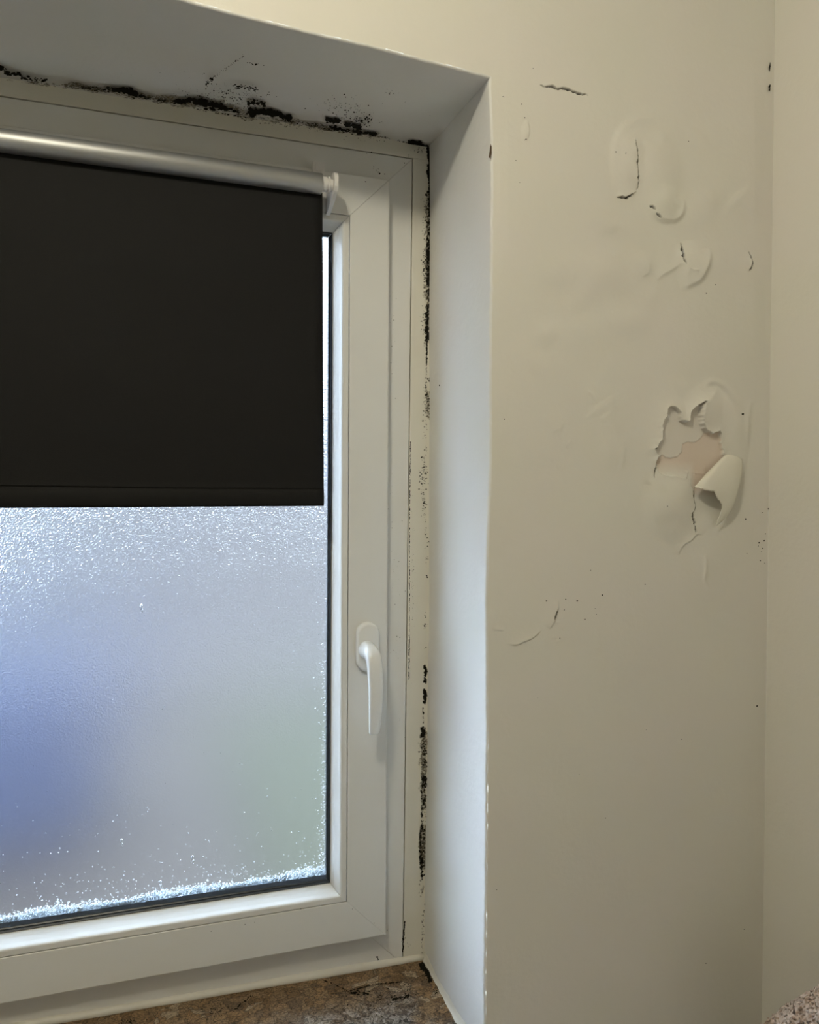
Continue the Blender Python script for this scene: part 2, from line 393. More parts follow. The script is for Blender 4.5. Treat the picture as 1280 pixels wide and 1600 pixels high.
# low scab by the reveal
lip(smooth_pts([(872,938),(871,952),(868,965),(859,982)], 6), 2.0, 9, 1, .9); crack([(871,953),(868.5,961),(866,968)], 1.9, seed=9, amp=.2)
lip(smooth_pts([(845,984),(832,996),(818,1002),(806,1007),(793,1005)], 6), 1.4, 8, 1, 1.2)
lip(smooth_pts([(788,985),(780,984),(770,983)], 4), .9, 5, 1, 1.2)
for x, y in ((876,966),(872,972),(880,980),(866,996),(876,997),(872,1002)): dome(x, y, 5, 4, .55)
# the peeled patch
hole = jag(QL([(230,410),(233,350),(255,322),(300,325),(325,348),(350,385),(352,443),(400,452),(432,440),(430,380),(462,328),(520,290),(562,275),(536,318),(528,400),(533,470),(552,512),(575,535),(592,540),(640,562),(692,537),(710,556),(716,620),(735,720),(748,757),(800,800),(850,900),(860,1000),(835,1090),(800,1180),(740,1270),(690,1330),(600,1400),(500,1440),(495,1380),(478,1320),(462,1270),(488,1240),(498,1200),(478,1130),(484,1050),(440,1010),(405,960),(330,940),(230,930),(160,900),(140,800),(160,760),(118,696),(150,690),(165,640),(194,612),(188,560),(190,480),(202,440)]), 1.0, 2.6, 21, closed=True)
xs = [p[0] for p in hole]
dome(1104, 645, 44, 46, 7.0, -10, .6)                     # blister over the hole
dome(1150, 672, 25, 62, 4.2, -6, .5)                      # pillow right of it
dome(1140, 740, 16, 36, 1.0, 10, .6)
ridge(smooth_pts([Q(540,170),Q(590,115),Q(660,92),Q(730,120),Q(800,190),Q(865,310)], 6), 2.0, 5)
ridge(smooth_pts([Q(1060,250),Q(1000,275),Q(975,340),Q(965,500),Q(945,680)], 6), 1.4, 5)
dome(1045, 690, 40, 60, 2.0, 0, .6)
dome(1046, 790, 48, 62, 7.0, -8, .5)                      # bulge below left
ridge(smooth_pts([Q(130,1350),Q(220,1325),Q(330,1345),Q(430,1385)], 6), -1.1, 10)
ridge(smooth_pts([Q(60,1010),Q(75,950),Q(120,930)], 6), 1.2, 7)
low = smooth_pts([Q(340,1640),Q(355,1590),Q(395,1540),Q(450,1508),Q(500,1456),Q(545,1450),Q(565,1462)], 5)
lip(low, 1.7, 9, -1, 1.6, .3)
ridge(smooth_pts([(1101,868),(1102,885),(1101,905),(1108,922)], 5), .9, 3)
lip(smooth_pts([(1102,866),(1102,885),(1100,905)], 5), 1.0, 8, -1, 1.0)
s = window_of(hole, 60)
IN = inside(PX[s], PY[s], hole); dh, sdh, th = poly_dist(PX[s], PY[s], hole + [hole[0]])
zy = (PY[s] - 580) * 5.714; zx = (PX[s] - 1000) * 5.714
edge_w = np.clip((980 - zy)/250, 0, 1)
Hs = H[s].copy()
floor_ = 0.18 * Hs * np.clip((zy - 560)/500, 0, 1) - 1.0
pinkline = jag(QL([(110,760),(165,775),(200,745),(235,770),(290,775),(340,765),(380,722),(385,650),(420,635),(500,633),(545,600),(575,550)]), .9, 3, 5)
dp, sp, tp = poly_dist(PX[s], PY[s], pinkline)
poly_pink = pinkline + QL([(700,540),(760,760),(860,1000),(700,1400),(500,1440),(100,1000)])
PK = inside(PX[s], PY[s], poly_pink)
PKs = np.clip(.5 + np.where(PK, dp, -dp)/1.4, 0, 1)
floor_ = floor_ - 0.9 * PKs * np.clip(1.15 - tp * 0.1, 0, 1)
swell = 5.5 * np.clip((zy - 740)/240, 0, 1)**1.3 * np.clip((520 - zx)/130, 0, 1) * np.clip((zx + 40)/180, 0, 1)   # pink ground runs smoothly into the bulge, lower left
low_left = np.clip((zy - 800)/160, 0, 1) * np.clip((500 - zx)/60, 0, 1)
low_left = np.maximum(low_left, np.clip((zy - 1130)/230, 0, 1))
lifted = Hs + 4.2 * np.exp(-dh/9.0) * edge_w
K_IN = np.clip(.5 + np.where(IN, dh, -dh)/1.0, 0, 1)
inner = np.where(low_left > 0, floor_ * (1-low_left) + Hs * low_left, floor_)
H[s] = inner*K_IN + lifted*(1 - K_IN)
BARE[s][..., 0] = np.where(IN & ~PK, 0.8, 0)
warm = np.clip(1 - low_left * 1.2, 0, 1)
BARE[s][..., 1] = np.where(IN & PK, .9 * warm * np.clip((1130 - zy)/80, 0, 1), 0)
cl = QL([(160,758),(145,800),(135,880),(124,955)]); crack(cl, 1.7, 3, seed=12, amp=.4)
crack(QL([(194,612),(165,640),(150,690),(116,696)]), 1.6, 3, seed=16, amp=.4)
lip(QL([(432,890),(425,920),(412,965)]), 1.0, 6, 1, .8); ridge(QL([(590,845),(585,870),(605,905)]), .9, 1.6); ridge(QL([(470,905),(520,910),(570,915),(605,905)]), .6, 2)
crack(QL([(484,1050),(478,1130),(498,1200),(486,1250)]), 1.5, 4, seed=13, amp=.5, e=.1)
crack(QL([(460,1262),(468,1310),(482,1345),(490,1375)]), 3.2, 5, seed=14, amp=.4, e=.12)
crack(QL([(490,1375),(493,1410),(500,1450)]), 1.5, 4, seed=15, amp=.4)
apply_cracks()
# calm the heights next to the corner and the arris
H *= np.clip((1196 - PX)/18, 0, 1) * np.clip(uu[None]/.02, 0, 1)
GYY = YW - H * 0.001
nz, nx = GX.shape
V = np.stack([GX, GYY, GZ], -1).reshape(-1, 3)
ii = np.arange(nz*nx).reshape(nz, nx)
FQ = np.stack([ii[:-1, :-1], ii[:-1, 1:], ii[1:, 1:], ii[1:, :-1]], -1).reshape(-1, 4)
# coarse rest of the wall: over, left of and under the opening
def add_grid(V, FQ, P):
    b = len(V); a, c = P.shape[:2]; k = np.arange(a*c).reshape(a, c) + b
    return np.concatenate([V, P.reshape(-1, 3)]), np.concatenate([FQ, np.stack([k[:-1, :-1], k[:-1, 1:], k[1:, 1:], k[1:, :-1]], -1).reshape(-1, 4)])
xe = np.linspace(mir(X_AR), X_AR + 0.0035, 260)
t = np.linspace(0, 1, 34)[:, None]
zb = z_arris(xe)[None] + RAD
wv = np.zeros((34, 260))
P = np.stack([np.repeat(xe[None], 34, 0), YW - 0.0006*np.sin(xe*19)[None]*np.sin(t*7) , zb*(1-t) + Z_CEIL*t], -1)
V, FQ = add_grid(V, FQ, P)
for x0, x1, z0, z1 in ((ROOM_X0, mir(X_AR), 0, Z_CEIL), (mir(X_AR), X_AR + .003, 0, Z_SILL - .03)):
    gx, gz = np.meshgrid(np.linspace(x0, x1, 12), np.linspace(z0, z1, 12))
    V, FQ = add_grid(V, FQ, np.stack([gx, np.full_like(gx, YW), gz], -1))
# outdoor face of the wall, so the wall has its thickness
YO = 1.24
for x0, x1, z0, z1 in ((X_RV, X_CO + .6, -.1, Z_CEIL + .1), (ROOM_X0 - .3, mir(X_RV), -.1, Z_CEIL + .1), (mir(X_RV), X_RV, 2.03, Z_CEIL + .1), (mir(X_RV), X_RV, -.1, Z_SILL - .035)):
    gx, gz = np.meshgrid(np.linspace(x1, x0, 4), np.linspace(z0, z1, 4))
    V, FQ = add_grid(V, FQ, np.stack([gx, np.full_like(gx, YO), gz], -1))
me = bpy.data.meshes.new('wall_back')
me.vertices.add(len(V)); me.vertices.foreach_set('co', V.astype(np.float32).ravel())
me.loops.add(FQ.size); me.loops.foreach_set('vertex_index', FQ.astype(np.int32).ravel())
me.polygons.add(len(FQ)); me.polygons.foreach_set('loop_start', np.arange(0, FQ.size, 4, dtype=np.int32)); me.polygons.foreach_set('loop_total', np.full(len(FQ), 4, np.int32))
me.update(calc_edges=True)
ca = me.color_attributes.new('bare', 'FLOAT_COLOR', 'POINT')
cc = np.zeros((len(V), 4), np.float32); cc[:nz*nx, :3] = BARE.reshape(-1, 3); cc[:, 3] = 1
ca.data.foreach_set('color', cc.ravel())
wall_back = finish('wall_back', me, M_WALLD, smooth=True)
tag(wall_back, 'cream painted wall with cracks, blisters and a peeled patch beside the window', 'wall', kind='structure')

def wall_height(px, py):                           # height of the damp wall under a pixel, in metres
    p = at_y(px, py, YW)
    j = int(np.clip(np.searchsorted(zs, p.z), 0, nz-1)); i = int(np.clip((p.x - xl[j])/(X_CO - xl[j])*(nx-1), 0, nx-1))
    return H[j, i] * .001

# ------------------------------------------------------------------ soffit and reveals (children of the wall: they are its returns)
def sheet(name, P, mat, parent, flip=False, smooth=True):
    a, c = P.shape[:2]; k = np.arange(a*c).reshape(a, c)
    f = np.stack([k[:-1, :-1], k[:-1, 1:], k[1:, 1:], k[1:, :-1]], -1).reshape(-1, 4)
    if flip: f = f[:, ::-1]
    return from_data(name, P.reshape(-1, 3).tolist(), f.tolist(), mat, parent, smooth)
ang = np.linspace(0, math.pi/2, 6)
xe = np.linspace(mir(X_RV), X_RV, 420)
rows = []
za = z_arris(xe)
for a in ang: rows.append(np.stack([xe, np.full_like(xe, YW) + RAD*(1-math.sin(math.pi/2-a)) if False else np.full_like(xe, YW + RAD*(1-math.cos(a))), za + RAD*(1-math.sin(a))], -1))
for t in np.linspace(0.02, 1, 30):
    y = YW + RAD + (YO - .02 - YW - RAD)*t
    q_ = max(0, 1 - t/.07); zz = (za*q_ + z_ar0(xe)*(1-q_))*(1-min(1, t*1.55)) + z_soff(xe)*min(1, t*1.55)
    rows.append(np.stack([xe, np.full_like(xe, y), zz + .0005*np.sin(xe*31 + y*40)*math.sin(min(1, t)*3.14)], -1))
soffit = sheet('soffit', np.array(rows), M_REVEAL, wall_back)
def reveal(side):
    zz = np.linspace(Z_SILL - .04, 2.0295, 420); xa = x_arris(zz); rows = []
    xo = np.interp(zz, [.75, .81, 1.3, 2.03], [.3955, .3962, .401, .3975])
    for a in ang: rows.append(np.stack([xa + RAD*(1-math.sin(a)), np.full_like(zz, YW + RAD*(1-math.cos(a))), zz], -1))
    for t in np.linspace(0.02, 1, 30):
        y = YW + RAD + (YO - .02 - YW - RAD)*t; k = min(1, t*1.55)
        q_ = max(0, 1 - t/.07); rows.append(np.stack([(xa*q_ + x_ar0(zz)*(1-q_))*(1-k) + xo*k + .0006*np.sin(zz*23 + y*30)*math.sin(t*3.14), np.full_like(zz, y), zz], -1))
    P = np.array(rows)
    if side < 0: P[..., 0] = mir(P[..., 0])
    return sheet('reveal', P, M_REVEAL, wall_back, flip=side > 0)
reveal_right = reveal(1); reveal_left = reveal(-1)

# peeled curl of paint
def grid_patch(rows, sub=5, jags=(), seed=0, thick=.0005):
    R_ = random.Random(seed)
    A = np.array(rows, float)                     # rows x cols x 3 (enlarged-view x, y, height mm)
    def dens(A, axis):
        A = np.moveaxis(A, axis, 0); P = np.concatenate([2*A[:1]-A[1:2], A, 2*A[-1:]-A[-2:-1]]); out = []
        for i in range(1, len(P)-2):
            a, b, c, d = P[i-1:i+3]
            for k in range(sub):
                t = k/sub; out.append(.5*((2*b)+(c-a)*t+(2*a-5*b+4*c-d)*t*t+(3*b-a-3*c+d)*t**3))
        out.append(P[-2]); return np.moveaxis(np.array(out), 0, axis)
    return dens(dens(A, 0), 1)
def flap_pts(A):
    out = np.zeros_like(A)
    for i in range(A.shape[0]):
        for j in range(A.shape[1]):
            px, py = Q(A[i, j, 0], A[i, j, 1]); h = A[i, j, 2]*.001
            p = at_y(px, py, YW - h); out[i, j] = p
    return out
rowsA = [
 [(755,770,-1),(749,756,1),(775,745,4),(820,748,5),(870,760,5),(915,790,3)],
 [(720,830,2),(690,815,6),(730,800,11),(790,810,11),(860,830,10),(918,850,6)],
 [(660,910,3),(606,900,8),(660,890,15),(750,890,16),(840,900,14),(912,915,9)],
 [(600,990,3),(535,980,9),(600,972,17),(715,975,18),(825,985,16.5),(896,1000,12)],
 [(545,1048,4),(484,1040,9),(560,1060,17),(665,1072,18.5),(790,1075,17.5),(876,1080,13.5)],
]
A = grid_patch(rowsA, 6)
ja = np.random.default_rng(3)
n = A.shape[1]; A[-1, 3:18, 1] += ja.uniform(-9, 9, 15); A[-1, 6:13, 1] -= 10
rowsB = [
 [(665,1072,18.5),(790,1075,17.5),(876,1080,13.5)],
 [(688,1125,17.5),(785,1128,16.5),(864,1125,13)],
 [(730,1190,15),(785,1195,15),(842,1185,12.5)],
 [(724,1260,12.5),(765,1262,12.5),(812,1250,11)],
 [(698,1330,10),(728,1330,9),(762,1318,7.5)],
 [(678,1388,7),(686,1384,6.6),(695,1376,6)],
]
B = grid_patch(rowsB, 6); B[3:, 0, 0] += ja.uniform(-5, 5, B.shape[0]-3); B[0] = A[-1, 18:]
vs, fs = [], []
for G in (A, B):
    Pp = flap_pts(G); a, c = Pp.shape[:2]; b0 = len(vs); vs += Pp.reshape(-1, 3).tolist()
    k = np.arange(a*c).reshape(a, c) + b0
    fs += np.stack([k[:-1, :-1], k[1:, :-1], k[1:, 1:], k[:-1, 1:]], -1).reshape(-1, 4).tolist()
bm = bmesh.new(); bv = [bm.verts.new(p) for p in vs]
for q in fs: bm.faces.new([bv[k] for k in q])
bmesh.ops.remove_doubles(bm, verts=bm.verts[:], dist=.00002)
flap = from_bm('paint_flap', bm, M_FLAP, wall_back, True)
flap['label'] = 'peeled curl of paint hanging off the wall'
sol = flap.modifiers.new('thickness', 'SOLIDIFY'); sol.thickness = .0006; sol.offset = -1

# ------------------------------------------------------------------ the other walls, floor and ceiling
wall_right = sheet('wall_right', np.stack([np.full((60, 40), X_CO) + .0012*np.sin(np.linspace(0, 9, 40))[None]*np.sin(np.linspace(0, 14, 60))[:, None], *np.meshgrid(np.linspace(YW + .004, ROOM_Y0, 40), np.linspace(0, Z_CEIL, 60))], -1), M_WALL, None)
tag(wall_right, 'cream painted side wall at the right edge meeting the window wall in a corner', 'wall', kind='structure')
wall_left = sheet('wall_left', np.stack([np.full((4, 4), ROOM_X0), *np.meshgrid(np.linspace(ROOM_Y0, YW, 4), np.linspace(0, Z_CEIL, 4))], -1), M_WALL, None)
tag(wall_left, 'cream painted wall at the left, outside the picture', 'wall', kind='structure')
gx, gz = np.meshgrid(np.linspace(X_CO, ROOM_X0, 4), np.linspace(0, Z_CEIL, 4))
wall_front = sheet('wall_front', np.stack([gx, np.full_like(gx, ROOM_Y0), gz], -1), M_WALL, None)
tag(wall_front, 'cream painted wall behind the viewer', 'wall', kind='structure')
floor = box_obj('floor', (ROOM_X0, ROOM_Y0, -.06), (X_CO, YW, 0), M_FLOOR); tag(floor, 'pale tiled floor below the picture', 'floor', kind='structure')
ceiling = box_obj('ceiling', (ROOM_X0, ROOM_Y0, Z_CEIL), (X_CO, YW, Z_CEIL + .06), M_CEIL); tag(ceiling, 'white ceiling above the picture', 'ceiling', kind='structure')

# ------------------------------------------------------------------ window_1
win = empty('window_1', (XC, YF, Z_SILL)); tag(win, 'white plastic tilt window with obscured misted glass in the mouldy recess', 'window', kind='structure')
def mitred(name, x0, x1, z0, z1, prof, mat, parent, gap=.00022, xlean=0.0):
    """four rails of one profile (inset from the outer edge, depth y), cut at 45 degrees"""
    out = []
    def corner(i, c):
        return {'tr': (x1 - i, z1 - i), 'tl': (x0 + i, z1 - i), 'br': (x1 - i - xlean, z0 + i), 'bl': (x0 + i + xlean, z0 + i)}[c]
    for a, b, d in (('tl', 'tr', (1, 0)), ('tr', 'br', (0, -1)), ('br', 'bl', (-1, 0)), ('bl', 'tl', (0, 1))):
        bm = bmesh.new(); rings = []
        for c, s_ in ((a, 1), (b, -1)):
            r = []
            for i, y in prof:
                x, z = corner(i, c); r.append(Vector((x + d[0]*gap*s_, y, z + d[1]*gap*s_)))
            rings.append(r)
        tube_rings(bm, rings); bmesh.ops.recalc_face_normals(bm, faces=bm.faces[:])
        o = from_bm(name, bm, mat); keep(o, parent); out.append(o)
    return out
FX1, FZ1, FZ0 = .3705, 2.0062, .800
frame = mitred('frame_rail', mir(FX1), FX1, FZ0, FZ1, [(0, 1.18), (0, YF + .0012), (.0009, YF), (.070, YF), (.070, 1.18)], M_UPVC, win, xlean=.0085)
sx1, sz1, sz0 = .3296, 1.9630, .8600
SASH_W = .0590
sash = mitred('sash_rail', mir(sx1), sx1, sz0, sz1, [(0, YF - .0006), (0, YS + .0022), (.0008, YS + .0006), (.0022, YS), (SASH_W - .0006, YS), (SASH_W, YS + .0006), (SASH_W, YF + .05), (.012, YF + .05), (.012, YF - .0006)], M_UPVC, win)
b0 = SASH_W + .0011
bead_prof = [(0, YS + .016), (0, YS + .0006), (.0005, YS), (.0065, YS), (.0080, YS + .0003), (.0093, YS + .0013), (.0102, YS + .003), (.0118, YS + .0075), (.0150, YS + .0150), (.0195, YS + .0235), (.0195, YS + .030), (.004, YS + .030)]
bead = mitred('glazing_bead', mir(sx1) + b0, sx1 - b0, sz0 + b0, sz1 - b0, bead_prof, M_UPVC, win)
g0 = b0 + .0197
gask = mitred('gasket', mir(sx1) + g0 - .001, sx1 - g0 + .001, sz0 + g0 - .001, sz1 - g0 + .001, [(0, YG + .002), (0, YG - .0035), (.0015, YG - .0046), (.0028, YG - .0032), (.0034, YG - .0018), (.0044, YG - .0024), (.0058, YG - .0012), (.0064, YG + .002)], M_GASKET, win)
pane = box_obj('pane', (mir(sx1) + g0 - .004, YG, sz0 + g0 - .004), (sx1 - g0 + .004, YG + .006, sz1 - g0 + .004), M_GLASS); keep(pane, win); pane['label'] = 'misted obscured glass'
# condensation
lip_ = box_obj('gasket', (mir(sx1) + g0 + .005, YG - .0016, sz0 + g0 + .0050), (sx1 - g0 - .005, YG + .0004, sz0 + g0 + .0112), M_GASKET2, None, .0004); keep(lip_, win)
gx1, gz0, gx0 = sx1 - g0 - .0058, sz0 + g0 + .0112, mir(sx1) + g0 + .006
def drops(spec, name, mat=M_WATER):
    vs, fs = [], []
    for (x, z, r, flat, st) in spec:
        b = len(vs); n = 7
        for q, (rr, hh) in enumerate(((1, 0), (.8, .6), (.38, .93))):
            for k in range(n):
                a = 6.2832*(k + .5*q)/n; vs.append((x + r*rr*math.cos(a), YG - .00005 - hh*r*flat, z + r*st*rr*math.sin(a)))
        vs.append((x, YG - .00005 - r*flat, z))
        for q in range(2):
            for k in range(n): fs.append((b+q*n+k, b+(q+1)*n+k, b+q*n+(k+1) % n)); fs.append((b+q*n+(k+1) % n, b+(q+1)*n+k, b+(q+1)*n+(k+1) % n))
        for k in range(n): fs.append((b+2*n+k, b+3*n, b+2*n+(k+1) % n))
        if mat is M_WATER: fs.append(tuple(b+k for k in range(n)))
    o = from_data(name, vs, fs, mat, None, True); keep(o, win); tag(o, kind='stuff'); return o
sp = []
for i in range(7500):                              # ragged bright bead of water along the bottom of the pane
    x = rnd.uniform(-.32, gx1); hgt = .0105 + .0025*math.sin(x*37) + .0015*math.sin(x*91+1)
    sp.append((x, gz0 + abs(rnd.gauss(0, .45))*hgt, rnd.uniform(.0005, .0014), .7, 1))
drops(sp, 'condensation', M_MIST); sp = []
for i in range(600):
    x = rnd.uniform(-.32, gx1); sp.append((x, gz0 + rnd.expovariate(1/.028), rnd.uniform(.0003, .0009), .6, rnd.uniform(1, 1.3)))
for i in range(420):
    z = gz0 + rnd.expovariate(1/.16); sp.append((gx1 - rnd.expovariate(1/.004), min(z, 1.85), rnd.uniform(.0004, .0010), .6, 1))
for i in range(260):
    sp.append((rnd.uniform(-.32, gx1), rnd.uniform(gz0, 1.45), rnd.uniform(.0003, .0006), .6, rnd.uniform(1, 1.5)))
for px, py in ((221, 948), (4, 888), (301, 1341), (251, 1380), (190, 1315)):
    p = at_y(px, py, YG); sp.append((p.x, p.z, .0018, .5, 2.4)); sp.append((p.x + .001, p.z - .005, .0012, .5, 2.6))
drops(sp, 'condensation')
# handle
hd = at_y(574.5, 1010.5, YS - .004)
handle_root = hd
def stadium(bm, cx, cz, hw, hh, ys, insets):
    rings = []
    for y, ins in zip(ys, insets):
        r = hw - ins; c = hh - hw; ring = []
        for k in range(40):
            a = 6.28319*k/40; ring.append((cx + r*math.cos(a), y, cz + r*math.sin(a) + (c if math.sin(a) > 1e-9 else -c)))
        rings.append(ring)
    tube_rings(bm, rings); bmesh.ops.recalc_face_normals(bm, faces=bm.faces[:])
bm = bmesh.new(); stadium(bm, hd.x, hd.z, .0172, .0355, (YS, YS - .007, YS - .0095, YS - .0105), (0, .0003, .0016, .0042))
handle = from_bm('handle', bm, M_HANDLE, None, True); keep(handle, win); handle['label'] = 'white lever handle'
handle.modifiers.new('edges', 'EDGE_SPLIT').split_angle = math.radians(50)
bc = at_y(573.5, 1015, YS - .0105)
bm = bmesh.new()
neck = [(bc.x, YS - .0100, bc.z), (bc.x, YS - .018, bc.z), (bc.x + .0005, YS - .030, bc.z - .0005)]
rings = []
def ring_at(c, e1, e2, a, b, n=24, sq=2.6):
    r = []
    for k in range(n):
        t = 6.28319*k/n; ct, st_ = math.cos(t), math.sin(t)
        r.append(Vector(c) + Vector(e1)*(a*math.copysign(abs(ct)**(2/sq), ct)) + Vector(e2)*(b*math.copysign(abs(st_)**(2/sq), st_)))
    return r
EX, EY, EZ = Vector((1, 0, 0)), Vector((0, -1, 0)), Vector((0, 0, 1))
rings.append(ring_at(neck[0], EX, EZ, .0135, .0135, sq=2)); rings.append(ring_at(neck[0], EX, EZ, .0130, .0130, sq=2))
rings[1] = [p + Vector((0, -.0015, 0)) for p in rings[1]]
rings.append(ring_at(neck[1], EX, EZ, .0118, .0120, sq=2))
rings.append(ring_at(neck[2], EX, EZ, .0112, .0118, sq=2.1))
lev = [  # centre, direction, half width, half thickness
 ((bc.x + .0012, YS - .0385, bc.z - .004), (0, -.75, -.66), .0110, .0105),
 ((bc.x + .0020, YS - .0435, bc.z - .0135), (0, -.30, -.95), .0108, .0085),
 ((bc.x + .0026, YS - .0460, bc.z - .029), (0, -.12, -1), .0106, .0070),
 ((bc.x + .0030, YS - .0475, bc.z - .050), (0, 0, -1), .0103, .0062),
 ((bc.x + .0032, YS - .0468, bc.z - .070), (0, .08, -1), .0098, .0058),
 ((bc.x + .0032, YS - .0440, bc.z - .092), (0, .16, -1), .0088, .0054),
 ((bc.x + .0030, YS - .0400, bc.z - .111), (0, .24, -1), .0076, .0050),
 ((bc.x + .0030, YS - .0392, bc.z - .1138), (0, .24, -1), .0070, .0044),
]
for c, d, a, b in lev:
    d = Vector(d).normalized(); e2 = d.cross(EX).normalized()
    rings.append(ring_at(c, EX, e2, a, b, sq=3.0))
# keep ring starts aligned: e2 of the neck is +Z, of the lever is EX x d
tube_rings(bm, rings); bmesh.ops.recalc_face_normals(bm, faces=bm.faces[:])
lever = from_bm('lever', bm, M_HANDLE, None, True); lever.parent = handle; lever.matrix_parent_inverse = handle.matrix_parent_inverse.copy()
lever.matrix_parent_inverse = Matrix.Identity(4)
sb = lever.modifiers.new('round', 'SUBSURF'); sb.levels = 2; sb.render_levels = 2

# ------------------------------------------------------------------ trim strips between frame and recess, sealant, sill
def strip_obj(name, pts, y0, y1, mat, label):
    bm = bmesh.new(); a = [bm.verts.new((x, y0, z)) for x, z in pts]; b = [bm.verts.new((x, y1, z)) for x, z in pts]
    bm.faces.new(a); bm.faces.new(b[::-1])
    for i in range(4): j = (i+1) % 4; bm.faces.new((a[i], b[i], b[j], a[j]))
    bmesh.ops.recalc_face_normals(bm, faces=bm.faces[:]); bmesh.ops.bevel(bm, geom=bm.edges[:], offset=.0006, segments=1, affect='EDGES')
    o = from_bm(name, bm, mat); tag(o, label, 'trim', kind='structure'); return o
g = .0011
YT = YF - .0004
trim_top = strip_obj('trim_1', [(mir(.402), FZ1 + g), (.402, FZ1 + g), (.402, 2.031), (mir(.402), 2.031)], YT, YF + .03, M_TRIM, 'flat painted filler strip above the window frame with black mould along its top')
trim_right = strip_obj('trim_2', [(FX1 + g, FZ1 + g), (.402, FZ1 + g), (.402, .800), (FX1 + g - .0085, .800)], YT, YF + .03, M_TRIM, 'upright painted filler strip right of the window frame, speckled with mould')
trim_left = strip_obj('trim_3', [(mir(FX1 + g), FZ1 + g), (mir(.402), FZ1 + g), (mir(.402), .800), (mir(FX1 + g - .0085), .800)], YT, YF + .03, M_TRIM, 'upright painted filler strip left of the window, outside the picture')

ZL, ZR = .8155, .8035                              # the sill falls a little to the right
def zsill(x): return ZR + (ZL - ZR)*(.385 - x)/(.385 + .083)
bm = bmesh.new()
v = box(bm, (mir(.402), .842, 0), (.402, 1.15, 1))
for k in v: top = k.co.z > .5; k.co.z = zsill(max(k.co.x, -.5)) if top else Z_SILL - .03
bmesh.ops.bevel(bm, geom=[e for e in bm.edges if abs(e.verts[0].co.y - .842) < 1e-4 and abs(e.verts[1].co.y - .842) < 1e-4], offset=.004, segments=3, affect='EDGES')
sill = from_bm('window_sill', bm, M_STONE); tag(sill, 'polished brown and grey breccia stone sill slab under the window', 'window sill')

def bead_tube(name, p0, p1, r, mat, parent, seed, n=90, sq=1.0, label=None):
    p0, p1 = Vector(p0), Vector(p1); d = (p1-p0).normalized(); L = (p1-p0).length; rings = []
    ts = np.linspace(0, 1, n); w1 = wob(ts*L, seed); w2 = wob(ts*L, seed+1)
    u = Vector((0, 0, 1)); w = d.cross(u).normalized()
    for t, a, b in zip(ts, w1, w2):
        c = p0.lerp(p1, t) + u*(a*r*.10); rr = r*(1 + .10*b)
        rings.append([c + (u*math.cos(k*6.28319/14) + w*math.sin(k*6.28319/14))*rr for k in range(14)])
    bm = bmesh.new(); tube_rings(bm, rings); bmesh.ops.recalc_face_normals(bm, faces=bm.faces[:])
    return from_bm(name, bm, mat, parent, True)
sl = bead_tube('trim_4', (mir(.395), YF - .0005, zsill(-.5) + .002), (.396, YF - .0005, zsill(.39) + .0015), .0062, M_CAULK, None, 31)
tag(sl, 'white sealant bead along the foot of the window frame on the stone sill', 'sealant', kind='structure')
# skim of white filler where the right reveal meets the sill
yy = np.linspace(YW + .004, YF - .002, 70); prof = [(0, .0125), (-.0012, .011), (-.0022, .006), (-.0052, .0012), (-.0066, 0)]
xr = np.interp(yy, [YW, YF], [.3925, .396])
P = np.array([[(x + dx*(1 + .25*w_), y, zsill(x) + dz*(1 + .25*w2) - .0004) for dx, dz in prof] for x, y, w_, w2 in zip(xr + .0005, yy, wob(yy, 41), wob(yy, 42))])
fil = sheet('trim_5', P, M_CAULK, None); tag(fil, 'white filler fillet where the right reveal meets the stone sill', 'sealant', kind='structure')

